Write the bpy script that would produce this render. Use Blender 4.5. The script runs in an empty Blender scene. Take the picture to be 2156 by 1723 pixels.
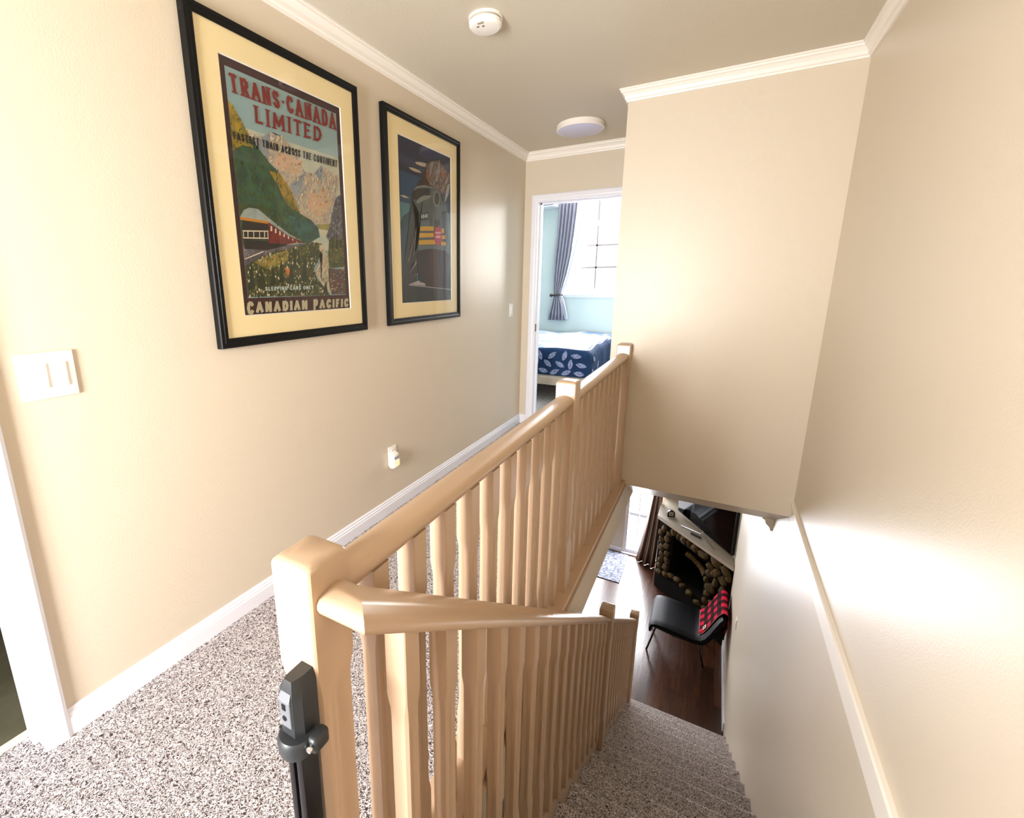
import bpy, bmesh, math, random
from mathutils import Vector, Matrix
random.seed(7)
PI=math.pi
S=bpy.context.scene; COL=S.collection
# ------------------------------------------------------------------ materials
def mat(name,col,rough=.6,spec=.5,metal=0.,bump=None,noise=None,emit=None,sheen=0,trans=0,coat=0):
    m=bpy.data.materials.new(name); m.use_nodes=True
    nt=m.node_tree; b=nt.nodes['Principled BSDF']
    b.inputs['Base Color'].default_value=(*col,1); b.inputs['Roughness'].default_value=rough
    b.inputs['Specular IOR Level'].default_value=spec; b.inputs['Metallic'].default_value=metal
    if sheen: b.inputs['Sheen Weight'].default_value=sheen
    if coat: b.inputs['Coat Weight'].default_value=coat; b.inputs['Coat Roughness'].default_value=.12
    if trans: b.inputs['Transmission Weight'].default_value=trans
    if emit: b.inputs['Emission Color'].default_value=(*emit[0],1); b.inputs['Emission Strength'].default_value=emit[1]
    tc=None
    if bump or noise:
        tc=nt.nodes.new('ShaderNodeTexCoord')
    if noise:   # (scale, amount, col2)
        n=nt.nodes.new('ShaderNodeTexNoise'); n.inputs['Scale'].default_value=noise[0]; n.inputs['Detail'].default_value=6
        r=nt.nodes.new('ShaderNodeValToRGB'); w=noise[1]
        r.color_ramp.elements[0].position=.5-w; r.color_ramp.elements[1].position=.5+w
        r.color_ramp.elements[0].color=(*noise[2],1); r.color_ramp.elements[1].color=(*col,1)
        nt.links.new(tc.outputs['Object'],n.inputs['Vector']); nt.links.new(n.outputs['Fac'],r.inputs['Fac'])
        nt.links.new(r.outputs['Color'],b.inputs['Base Color'])
    if bump:    # (scale, strength, distance)
        n2=nt.nodes.new('ShaderNodeTexNoise'); n2.inputs['Scale'].default_value=bump[0]; n2.inputs['Detail'].default_value=3
        bp=nt.nodes.new('ShaderNodeBump'); bp.inputs['Strength'].default_value=bump[1]; bp.inputs['Distance'].default_value=bump[2]
        nt.links.new(tc.outputs['Object'],n2.inputs['Vector']); nt.links.new(n2.outputs['Fac'],bp.inputs['Height'])
        nt.links.new(bp.outputs['Normal'],b.inputs['Normal'])
    return m
M={}
M['wall']=mat('wall_paint_beige',(.64,.565,.45),.38,.5,bump=(160,.25,.0015))
M['ceil']=mat('ceiling_paint_beige',(.60,.55,.45),.6,.3,bump=(120,.4,.002))
M['white']=mat('trim_white',(.80,.81,.88),.35,.5)
M['cream_trim']=mat('crown_white',(.84,.80,.74),.4,.5)
M['rail']=mat('railing_paint_tan',(.455,.322,.215),.3,.5,coat=.15)
M['mint']=mat('wall_paint_mint',(.56,.64,.62),.6,.3,bump=(150,.2,.001))
M['plastic']=mat('plastic_white',(.86,.84,.80),.3)
M['plastic_grey']=mat('plastic_grey',(.35,.35,.42),.35)
M['black']=mat('frame_black',(.003,.003,.003),.4,.2)
M['mat']=mat('mount_board_cream',(.88,.74,.42),.7,.2)
M['bevelw']=mat('mount_bevel_white',(.9,.88,.82),.6)
M['gateblack']=mat('gate_black_plastic',(.018,.021,.024),.42)
M['gategrey']=mat('gate_grey_plastic',(.11,.12,.135),.38)
M['gatetube']=mat('gate_black_metal',(.006,.006,.007),.25,.5,.3)
M['screw']=mat('screw_steel',(.7,.7,.7),.25,.5,1.)
M['lens']=mat('lamp_diffuser',(.60,.60,.78),.35,.4)
M['navy']=mat('fabric_navy',(.012,.035,.10),.85,.2,noise=(9,.2,(.006,.02,.06)),bump=(60,.6,.01))
M['leaf']=mat('fabric_leaf_print',(.30,.32,.48),.85,.2,noise=(60,.15,(.08,.10,.2)))
M['duvet']=mat('fabric_white_blue',(.60,.63,.70),.8,.2,noise=(7,.10,(.22,.31,.58)),bump=(9,.8,.03))
M['bedwood']=mat('bed_frame_pale_wood',(.42,.33,.26),.5,.4,noise=(12,.2,(.33,.26,.2)))
M['curtain']=mat('fabric_grey_curtain',(.34,.33,.39),.8,.2,noise=(90,.2,(.26,.26,.31)))
M['lining']=mat('fabric_curtain_lining',(.8,.8,.84),.8,.2)
M['taupe']=mat('fabric_taupe_curtain',(.23,.16,.12),.8,.2)
M['taupelin']=mat('fabric_taupe_edge',(.78,.74,.7),.7,.2)
M['darkwood']=mat('finial_dark',(.03,.02,.02),.4)
M['stone']=None
M['mantel']=mat('mantel_painted_greige',(.30,.27,.22),.4,.5)
M['mantel_edge']=mat('mantel_edge_pale',(.5,.44,.38),.4,.5)
M['firebox']=mat('firebox_black',(.004,.004,.004),.6,.2)
M['mortar']=mat('mortar_dark',(.006,.005,.004),.9,.1,bump=(80,.6,.01))
M['log']=mat('log_brown',(.22,.14,.06),.8,.2,noise=(30,.2,(.05,.03,.015)),bump=(40,.8,.01))
M['tv']=mat('tv_screen_glossy_black',(.001,.001,.0015),.05,.1)
M['tvframe']=mat('tv_bezel_black',(.004,.004,.004),.3)
M['grille']=mat('window_grille_tan',(.30,.26,.26),.6)
M['footmetal']=mat('dark_polished_metal',(.30,.30,.32),.25,.5,1.)
M['chrome']=mat('chrome',(.75,.75,.75),.15,.5,1.)
M['chair']=mat('leather_black_blue',(.0018,.0022,.004),.5,.14,bump=(120,.3,.002))
M['chairmetal']=mat('chair_legs_black',(.004,.004,.004),.3)
M['tag']=mat('label_pale',(.62,.52,.47),.7)
M['ink']=mat('label_ink',(.03,.025,.02),.7)
M['rug']=mat('door_mat_grey',(.30,.31,.38),.95,.1,noise=(28,.12,(.10,.11,.15)),bump=(200,.8,.006))
M['tile']=mat('bathroom_floor_tile',(.10,.095,.06),.5,.4,noise=(14,.2,(.07,.065,.04)))
M['outglass']=None
M['siding']=mat('outside_siding_peach',(.85,.72,.58),.8)
M['deck']=mat('outside_deck_pale',(.75,.76,.8),.8)
M['iron']=mat('outside_rail_grey',(.12,.12,.14),.6)
M['spring']=mat('lens_warm',(.9,.86,.6),.4,emit=((1,.85,.5),.35))
M['blanket_edge']=mat('blanket_fringe_pink',(.55,.22,.2),.9)
M['detgrey']=mat('detector_slot_dark',(.05,.05,.04),.6)
M['detpanel']=mat('detector_button_grey',(.42,.38,.3),.5)

def carpet_mat(name,light,dark,scale=210):
    m=bpy.data.materials.new(name); m.use_nodes=True; nt=m.node_tree; b=nt.nodes['Principled BSDF']
    N=nt.nodes.new; L=nt.links.new
    tc=N('ShaderNodeTexCoord')
    n0=N('ShaderNodeTexNoise'); n0.inputs['Scale'].default_value=60; n0.inputs['Detail'].default_value=2
    mx=N('ShaderNodeMix'); mx.data_type='VECTOR'; mx.inputs['Factor'].default_value=.03
    L(tc.outputs['Object'],n0.inputs['Vector']); L(tc.outputs['Object'],mx.inputs[4]); L(n0.outputs['Color'],mx.inputs[5])
    n=N('ShaderNodeTexNoise'); n.inputs['Scale'].default_value=scale; n.inputs['Detail'].default_value=2.5; n.inputs['Roughness'].default_value=.6
    n.inputs['Distortion'].default_value=1.2
    L(mx.outputs[1],n.inputs['Vector'])
    r=N('ShaderNodeValToRGB'); e=r.color_ramp.elements
    e[0].position=.45; e[0].color=(*dark,1); e[1].position=.535; e[1].color=(*light,1)
    L(n.outputs['Fac'],r.inputs['Fac']); L(r.outputs['Color'],b.inputs['Base Color'])
    b.inputs['Roughness'].default_value=.95; b.inputs['Specular IOR Level'].default_value=.1
    bp=N('ShaderNodeBump'); bp.inputs['Strength'].default_value=.9; bp.inputs['Distance'].default_value=.008
    L(n.outputs['Fac'],bp.inputs['Height']); L(bp.outputs['Normal'],b.inputs['Normal'])
    return m
M['carpet']=carpet_mat('carpet_frieze_speckled',(.80,.73,.73),(.05,.035,.032))

def glass_mat(name,tint=(1,1,1)):
    m=bpy.data.materials.new(name); m.use_nodes=True; nt=m.node_tree; nt.nodes.clear(); N=nt.nodes.new; L=nt.links.new
    o=N('ShaderNodeOutputMaterial'); t=N('ShaderNodeBsdfTransparent'); g=N('ShaderNodeBsdfGlossy')
    g.inputs['Roughness'].default_value=.01; t.inputs['Color'].default_value=(*tint,1)
    ge=N('ShaderNodeNewGeometry'); d=N('ShaderNodeVectorMath'); d.operation='DOT_PRODUCT'; L(ge.outputs['Normal'],d.inputs[0]); L(ge.outputs['Incoming'],d.inputs[1])
    def mth(op,a,b=None):
        q=N('ShaderNodeMath'); q.operation=op; L(a,q.inputs[0]) if not isinstance(a,(int,float)) else setattr(q.inputs[0],'default_value',a)
        if b is not None: L(b,q.inputs[1]) if not isinstance(b,(int,float)) else setattr(q.inputs[1],'default_value',b)
        return q.outputs[0]
    c=mth('ABSOLUTE',d.outputs['Value']); c=mth('SUBTRACT',1.0,c); c=mth('POWER',c,5.0); c=mth('MULTIPLY',c,.93); c=mth('ADD',c,.07)
    mx=N('ShaderNodeMixShader'); L(c,mx.inputs[0]); L(t.outputs[0],mx.inputs[1]); L(g.outputs[0],mx.inputs[2]); L(mx.outputs[0],o.inputs[0])
    return m
M['glass']=glass_mat('window_glass'); M['picglass']=glass_mat('picture_glass')

def stone_mat():
    m=mat('river_stone',(.20,.13,.06),.8,.2,bump=(30,.5,.01)); nt=m.node_tree; b=nt.nodes['Principled BSDF']
    oi=nt.nodes.new('ShaderNodeNewGeometry'); r=nt.nodes.new('ShaderNodeValToRGB')
    cs=[(0,(.12,.045,.013)),(.3,(.10,.055,.016)),(.55,(.055,.036,.012)),(.8,(.14,.09,.03)),(1,(.08,.043,.014))]
    e=r.color_ramp.elements; e[0].color=(*cs[0][1],1); e[1].color=(*cs[-1][1],1)
    for p,c in cs[1:-1]: x=e.new(p); x.color=(*c,1)
    nt.links.new(oi.outputs['Random Per Island'],r.inputs['Fac']); nt.links.new(r.outputs['Color'],b.inputs['Base Color'])
    return m
M['stone']=stone_mat()

def floor_mat():
    m=bpy.data.materials.new('floor_dark_walnut_planks'); m.use_nodes=True; nt=m.node_tree; b=nt.nodes['Principled BSDF']; N=nt.nodes.new; L=nt.links.new
    tc=N('ShaderNodeTexCoord'); mp=N('ShaderNodeMapping'); mp.inputs['Rotation'].default_value=(0,0,PI/2)
    br=N('ShaderNodeTexBrick'); br.inputs['Scale'].default_value=1; br.inputs['Brick Width'].default_value=1.1; br.inputs['Row Height'].default_value=.125
    br.inputs['Mortar Size'].default_value=.0015; br.inputs['Color1'].default_value=(.03,.011,.005,1); br.inputs['Color2'].default_value=(.085,.030,.013,1); br.inputs['Mortar'].default_value=(.01,.005,.003,1)
    L(tc.outputs['Object'],mp.inputs['Vector']); L(mp.outputs['Vector'],br.inputs['Vector'])
    n=N('ShaderNodeTexNoise'); n.inputs['Scale'].default_value=3; n.inputs['Detail'].default_value=8
    m2=N('ShaderNodeMapping'); m2.inputs['Scale'].default_value=(9,1,1); L(tc.outputs['Object'],m2.inputs['Vector']); L(m2.outputs['Vector'],n.inputs['Vector'])
    mr=N('ShaderNodeMapRange'); mr.inputs['To Min'].default_value=.35; mr.inputs['To Max'].default_value=1.6; L(n.outputs['Fac'],mr.inputs['Value'])
    mx=N('ShaderNodeMix'); mx.data_type='RGBA'; mx.blend_type='MULTIPLY'; mx.inputs['Factor'].default_value=1
    L(br.outputs['Color'],mx.inputs[6]); L(mr.outputs['Result'],mx.inputs[7]); L(mx.outputs[2],b.inputs['Base Color'])
    b.inputs['Roughness'].default_value=.26; b.inputs['Specular IOR Level'].default_value=.8
    bp=N('ShaderNodeBump'); bp.inputs['Strength'].default_value=.15; bp.inputs['Distance'].default_value=.004
    L(n.outputs['Fac'],bp.inputs['Height']); L(bp.outputs['Normal'],b.inputs['Normal'])
    return m
M['wood']=floor_mat()

def plaid_mat():
    m=bpy.data.materials.new('blanket_buffalo_plaid'); m.use_nodes=True; nt=m.node_tree; b=nt.nodes['Principled BSDF']; N=nt.nodes.new; L=nt.links.new
    uv=N('ShaderNodeUVMap'); sp=N('ShaderNodeSeparateXYZ'); L(uv.outputs['UV'],sp.inputs[0])
    outs=[]
    for ax in ('X','Y'):
        mu=N('ShaderNodeMath'); mu.operation='MULTIPLY'; mu.inputs[1].default_value=1/.135; L(sp.outputs[ax],mu.inputs[0])
        fr=N('ShaderNodeMath'); fr.operation='FRACT'; L(mu.outputs[0],fr.inputs[0])
        gt=N('ShaderNodeMath'); gt.operation='GREATER_THAN'; gt.inputs[1].default_value=.5; L(fr.outputs[0],gt.inputs[0]); outs.append(gt)
    ad=N('ShaderNodeMath'); ad.operation='ADD'; L(outs[0].outputs[0],ad.inputs[0]); L(outs[1].outputs[0],ad.inputs[1])
    hf=N('ShaderNodeMath'); hf.operation='MULTIPLY'; hf.inputs[1].default_value=.5; L(ad.outputs[0],hf.inputs[0])
    r=N('ShaderNodeValToRGB'); r.color_ramp.interpolation='CONSTANT'; e=r.color_ramp.elements
    e[0].color=(.62,.012,.05,1); e[1].position=.75; e[1].color=(.004,.003,.004,1); x=e.new(.25); x.color=(.05,.004,.008,1)
    L(hf.outputs[0],r.inputs['Fac']); L(r.outputs['Color'],b.inputs['Base Color']); b.inputs['Roughness'].default_value=.9; b.inputs['Specular IOR Level'].default_value=.1
    return m
M['plaid']=plaid_mat()

# ------------------------------------------------------------------ mesh helpers
class MB:
    def __init__(s): s.bm=bmesh.new()
    def quad(s,pts,mi=0):
        f=s.bm.faces.new([s.bm.verts.new(p) for p in pts]); f.material_index=mi; return f
    def box(s,x0,x1,y0,y1,z0,z1,mi=0,bev=0,M4=None,seg=2):
        v=[s.bm.verts.new((x,y,z)) for z in (z0,z1) for x,y in ((x0,y0),(x1,y0),(x1,y1),(x0,y1))]
        fs=[s.bm.faces.new([v[i] for i in q]) for q in ((3,2,1,0),(4,5,6,7),(0,1,5,4),(1,2,6,5),(2,3,7,6),(3,0,4,7))]
        for f in fs: f.material_index=mi
        if bev:
            es=list({e for f in fs for e in f.edges})
            r=bmesh.ops.bevel(s.bm,geom=es,offset=bev,segments=seg,profile=.5,affect='EDGES')
            for f in r['faces']: f.material_index=mi
            vs={v for f in r['faces'] for v in f.verts}|{q for f in fs if f.is_valid for q in f.verts}
        else: vs=set(v)
        if M4 is not None:
            for q in vs: q.co=M4@q.co
        return s
    def loft(s,rings,closed=True,caps=True,mi=0,smooth=False):
        R=[[s.bm.verts.new(p) for p in r] for r in rings]; n=len(R[0])
        for a,b in zip(R,R[1:]):
            for i in range(n if closed else n-1):
                j=(i+1)%n
                try: f=s.bm.faces.new((a[i],a[j],b[j],b[i])); f.material_index=mi; f.smooth=smooth
                except ValueError: pass
        if caps and closed:
            for r in (R[0][::-1],R[-1]):
                try: f=s.bm.faces.new(r); f.material_index=mi
                except ValueError: pass
        return R
    def tube(s,pts,r,n=10,mi=0,caps=True,radii=None):
        pts=[Vector(p) for p in pts]; rings=[]; up=Vector((0,0,1))
        for i,p in enumerate(pts):
            d=((pts[min(i+1,len(pts)-1)]-pts[max(i-1,0)])).normalized()
            a=up if abs(d.dot(up))<.95 else Vector((1,0,0))
            u=d.cross(a).normalized(); w=u.cross(d).normalized(); rr=radii[i] if radii else r
            rings.append([p+u*rr*math.cos(2*PI*k/n)+w*rr*math.sin(2*PI*k/n) for k in range(n)])
        s.loft(rings,caps=caps,mi=mi,smooth=True); return s
    def cyl(s,cx,cy,prof,n=48,mi=0,axis='z'):   # prof list of (r,z)
        rings=[[(cx+r*math.cos(2*PI*k/n),cy+r*math.sin(2*PI*k/n),z) for k in range(n)] for r,z in prof]
        s.loft(rings,mi=mi,smooth=True); return s
    def ball(s,c,r,M3=None,seg=12,mi=0):
        g=bmesh.ops.create_uvsphere(s.bm,u_segments=seg,v_segments=seg//2+1,radius=1)
        for v in g['verts']:
            q=Vector((v.co.x*r[0],v.co.y*r[1],v.co.z*r[2]))
            if M3 is not None: q=M3@q
            v.co=q+Vector(c)
        for f in {f for v in g['verts'] for f in v.link_faces}: f.smooth=True; f.material_index=mi
        return s
    def build(s,name,mats,parent=None,fix=True,**props):
        if fix: bmesh.ops.recalc_face_normals(s.bm,faces=s.bm.faces)
        me=bpy.data.meshes.new(name); s.bm.to_mesh(me); s.bm.free()
        if not isinstance(mats,(list,tuple)): mats=[mats]
        for m in mats: me.materials.append(m)
        o=bpy.data.objects.new(name,me); COL.objects.link(o)
        if parent:
            o.parent=parent
            if parent.type=='EMPTY': 
                # keep world geometry: mesh is authored in world space
                me.transform(Matrix.Translation(-Vector(parent.location)))
            else:
                pass
        for k,v in props.items(): o[k]=v
        return o
def smooth(o,ang=35):
    for p in o.data.polygons: p.use_smooth=True
    try: o.data.set_sharp_from_angle(angle=math.radians(ang))
    except Exception: pass
    return o
def empty(name,loc,label,cat,group=None):
    o=bpy.data.objects.new(name,None); o.empty_display_size=.05; COL.objects.link(o); o.location=loc
    o['label']=label; o['category']=cat
    if group: o['group']=group
    return o
def sub(mb,name,mats,part,**p):
    """a sub-part authored in world space under a part whose own parent is an Empty"""
    o=mb.build(name,mats,None,**p); o.data.transform(Matrix.Translation(-part.parent.location)); o.parent=part; return o
def struct(mb,name,mats,**p):
    o=mb.build(name,mats); o['kind']='structure'
    for k,v in p.items(): o[k]=v
    return o
def sweep(mb,path,prof,closed=False,side=1,mi=0):
    """sweep a profile (offset out from wall, z) along a plan path, mitred; side=+1: interior on the right of travel"""
    n=len(path); P=[Vector(p) for p in path]; dirs=[]
    def nrm(d): return Vector((d.y,-d.x))*side
    rings=[]
    idx=range(n+1) if closed else range(n)
    for i in idx:
        i=i%n
        a=P[i]-P[i-1] if (closed or i>0) else None; b=P[(i+1)%n]-P[i] if (closed or i<n-1) else None
        if a is None: m=nrm(b.normalized())
        elif b is None: m=nrm(a.normalized())
        else:
            na,nb=nrm(a.normalized()),nrm(b.normalized()); m=(na+nb); m=m/(m.length_squared/2) if m.length>1e-6 else na
            # m scaled so that m.na == 1
            m=m*(1.0/ m.dot(na)) if abs(m.dot(na))>1e-6 else na
        rings.append([(P[i].x+m.x*u,P[i].y+m.y*u,z) for u,z in prof])
    mb.loft(rings,closed=True,caps=not closed,mi=mi)
    return mb

# ------------------------------------------------------------------ measurements (metres)
H=2.44; YB=4.10; XB=1.008; YF=3.118; XR=2.095; F=-3.145; SL=-.30
YD0,YD1=-.47,.345      # bathroom door opening on the left wall
DX0,DX1=.132,.90       # bedroom door opening on the end wall
BY=-1.25                # wall behind the landing
T=.12
ART1=[('cream',[(0.154,0.737),(0.263,0.746),(0.334,0.78),(0.374,0.772),(0.435,0.773),(0.5,0.741),(0.567,0.693),(0.609,0.653),(0.698,0.655),(0.777,0.703),(0.839,0.687),(0.963,0.667),(0.916,0.578),(0.867,0.479),(0.815,0.423),(0.663,0.419),(0.513,0.47),(0.282,0.662)]),('bluesh',[(0.334,0.78),(0.247,0.735),(0.216,0.698),(0.282,0.662),(0.314,0.709)]),('bluesh',[(0.609,0.651),(0.525,0.603),(0.465,0.577),(0.493,0.521),(0.567,0.566),(0.586,0.6)]),('bluesh',[(0.777,0.703),(0.698,0.655),(0.757,0.629),(0.794,0.672)]),('peach',[(0.406,0.705),(0.586,0.695),(0.559,0.638),(0.393,0.626),(0.331,0.656)]),('peach',[(0.622,0.552),(0.827,0.598),(0.862,0.527),(0.733,0.456),(0.614,0.487)]),('hill',[(0.663,0.417),(0.844,0.433),(0.812,0.398),(0.701,0.4)]),('lake',[(0.701,0.4),(0.812,0.398),(0.782,0.369),(0.71,0.369)]),('green',[(0.032,0.843),(0.094,0.807),(0.163,0.741),(0.282,0.662),(0.374,0.619),(0.455,0.567),(0.522,0.464),(0.52,0.462),(0.641,0.434),(0.701,0.404),(0.713,0.362),(0.601,0.328),(0.235,0.311),(0.037,0.283)]),('yellow',[(0.032,0.843),(0.094,0.807),(0.163,0.741),(0.185,0.693),(0.109,0.69),(0.032,0.658)]),('yellow',[(0.299,0.614),(0.374,0.619),(0.455,0.567),(0.532,0.465),(0.485,0.467),(0.408,0.496),(0.364,0.558)]),('dkgreen',[(0.034,0.462),(0.198,0.467),(0.354,0.453),(0.386,0.398),(0.292,0.406),(0.131,0.444),(0.042,0.414)]),('teal',[(0.423,0.444),(0.641,0.431),(0.701,0.404),(0.713,0.362),(0.602,0.333),(0.455,0.374)]),('cliff',[(0.97,0.584),(0.906,0.566),(0.849,0.477),(0.824,0.423),(0.777,0.368),(0.805,0.346),(0.965,0.345)]),('rail',[(0.027,0.292),(0.233,0.298),(0.468,0.317),(0.643,0.335),(0.443,0.296),(0.268,0.267),(0.112,0.231),(0.025,0.202)]),('forest',[(0.025,0.205),(0.112,0.234),(0.268,0.271),(0.443,0.299),(0.643,0.335),(0.733,0.33),(0.7,0.27),(0.624,0.204),(0.658,0.148),(0.745,0.095),(0.779,0.075),(0.015,0.08)]),('yelgrn',[(0.112,0.228),(0.268,0.266),(0.413,0.289),(0.389,0.242),(0.314,0.211),(0.203,0.198)]),('olive',[(0.456,0.292),(0.641,0.327),(0.69,0.317),(0.658,0.268),(0.51,0.244)]),('orange',[(0.349,0.215),(0.409,0.201),(0.396,0.182),(0.378,0.163),(0.362,0.185)]),('river',[(0.725,0.33),(0.74,0.311),(0.787,0.277),(0.787,0.211),(0.772,0.17),(0.782,0.106),(0.797,0.078),(0.698,0.132),(0.638,0.189),(0.705,0.246),(0.727,0.278),(0.693,0.312)]),('olive',[(0.807,0.358),(0.965,0.362),(0.97,0.222),(0.787,0.211),(0.789,0.289)]),('brown',[(0.787,0.211),(0.97,0.209),(0.966,0.078),(0.797,0.078),(0.782,0.106)]),('tree',[(0.334,0.248),(0.346,0.141),(0.289,0.141)]),('tree',[(0.46,0.311),(0.465,0.205),(0.423,0.205)]),('tree',[(0.497,0.301),(0.502,0.225),(0.468,0.224)]),('tree',[(0.26,0.221),(0.272,0.129),(0.218,0.129)]),('tree',[(0.166,0.208),(0.188,0.112),(0.111,0.113)]),('tree',[(0.092,0.224),(0.104,0.113),(0.042,0.113)]),('tree',[(0.419,0.239),(0.435,0.129),(0.369,0.129)]),('tree',[(0.544,0.265),(0.559,0.148),(0.495,0.148)]),('tree',[(0.644,0.176),(0.656,0.128),(0.619,0.128)]),('tree',[(0.74,0.156),(0.757,0.081),(0.703,0.083)]),('tree',[(0.851,0.385),(0.854,0.316),(0.827,0.315)]),('tree',[(0.891,0.378),(0.894,0.309),(0.867,0.308)]),('tree',[(0.936,0.373),(0.943,0.319),(0.914,0.318)]),('dark',[(0.052,0.317),(0.418,0.32),(0.371,0.304),(0.216,0.28),(0.054,0.28)]),('red',[(0.25,0.402),(0.408,0.355),(0.539,0.329),(0.401,0.314),(0.238,0.31)]),('dark',[(0.054,0.396),(0.25,0.402),(0.242,0.326),(0.042,0.316)]),('roof',[(0.035,0.407),(0.074,0.436),(0.114,0.449),(0.181,0.449),(0.242,0.425),(0.409,0.363),(0.532,0.333),(0.408,0.352),(0.25,0.402)]),('ochre',[(0.035,0.407),(0.252,0.404),(0.25,0.393),(0.037,0.395)]),('creamlt',[(0.268,0.387),(0.28,0.384),(0.277,0.364),(0.263,0.363)]),('creamlt',[(0.302,0.378),(0.314,0.375),(0.31,0.357),(0.297,0.357)]),('creamlt',[(0.336,0.369),(0.347,0.366),(0.344,0.35),(0.332,0.35)]),('creamlt',[(0.371,0.36),(0.381,0.357),(0.379,0.344),(0.367,0.345)]),('creamlt',[(0.406,0.352),(0.416,0.347),(0.414,0.337),(0.404,0.338)]),('creamlt',[(0.443,0.342),(0.451,0.338),(0.45,0.33),(0.441,0.333)]),('creamlt',[(0.48,0.331),(0.487,0.328),(0.487,0.323),(0.478,0.326)]),('creamlt',[(0.049,0.354),(0.245,0.364),(0.243,0.359),(0.049,0.349)]),('creamlt',[(0.044,0.326),(0.242,0.334),(0.242,0.329),(0.044,0.321)]),('creamlt',[(0.052,0.349),(0.057,0.35),(0.054,0.325),(0.047,0.325)]),('creamlt',[(0.084,0.352),(0.091,0.353),(0.086,0.327),(0.081,0.327)]),('creamlt',[(0.128,0.355),(0.134,0.355),(0.129,0.329),(0.124,0.329)]),('creamlt',[(0.173,0.357),(0.178,0.357),(0.174,0.331),(0.168,0.331)]),('creamlt',[(0.211,0.359),(0.218,0.359),(0.213,0.334),(0.206,0.333)]),('creamlt',[(0.237,0.36),(0.243,0.362),(0.24,0.335),(0.233,0.335)]),('creamlt',[(0.029,0.239),(0.19,0.276),(0.19,0.271),(0.029,0.235)])]
TXT1=[('TRANS-CANADA', (0.055, 0.944), (0.062, 0.876), (0.948, 0.886), (0.948, 0.964), 'red'), ('LIMITED', (0.218, 0.859), (0.215, 0.79), (0.787, 0.805), (0.795, 0.872), 'red'), ('FASTEST TRAIN ACROSS THE CONTINENT', (0.05, 0.732), (0.05, 0.702), (0.933, 0.71), (0.941, 0.746), 'black'), ('SLEEPING CARS ONLY', (0.176, 0.122), (0.176, 0.104), (0.606, 0.107), (0.609, 0.126), 'white'), ('CANADIAN PACIFIC', (0.022, 0.06), (0.017, 0.008), (0.975, 0.008), (0.982, 0.057), 'cream')]
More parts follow.
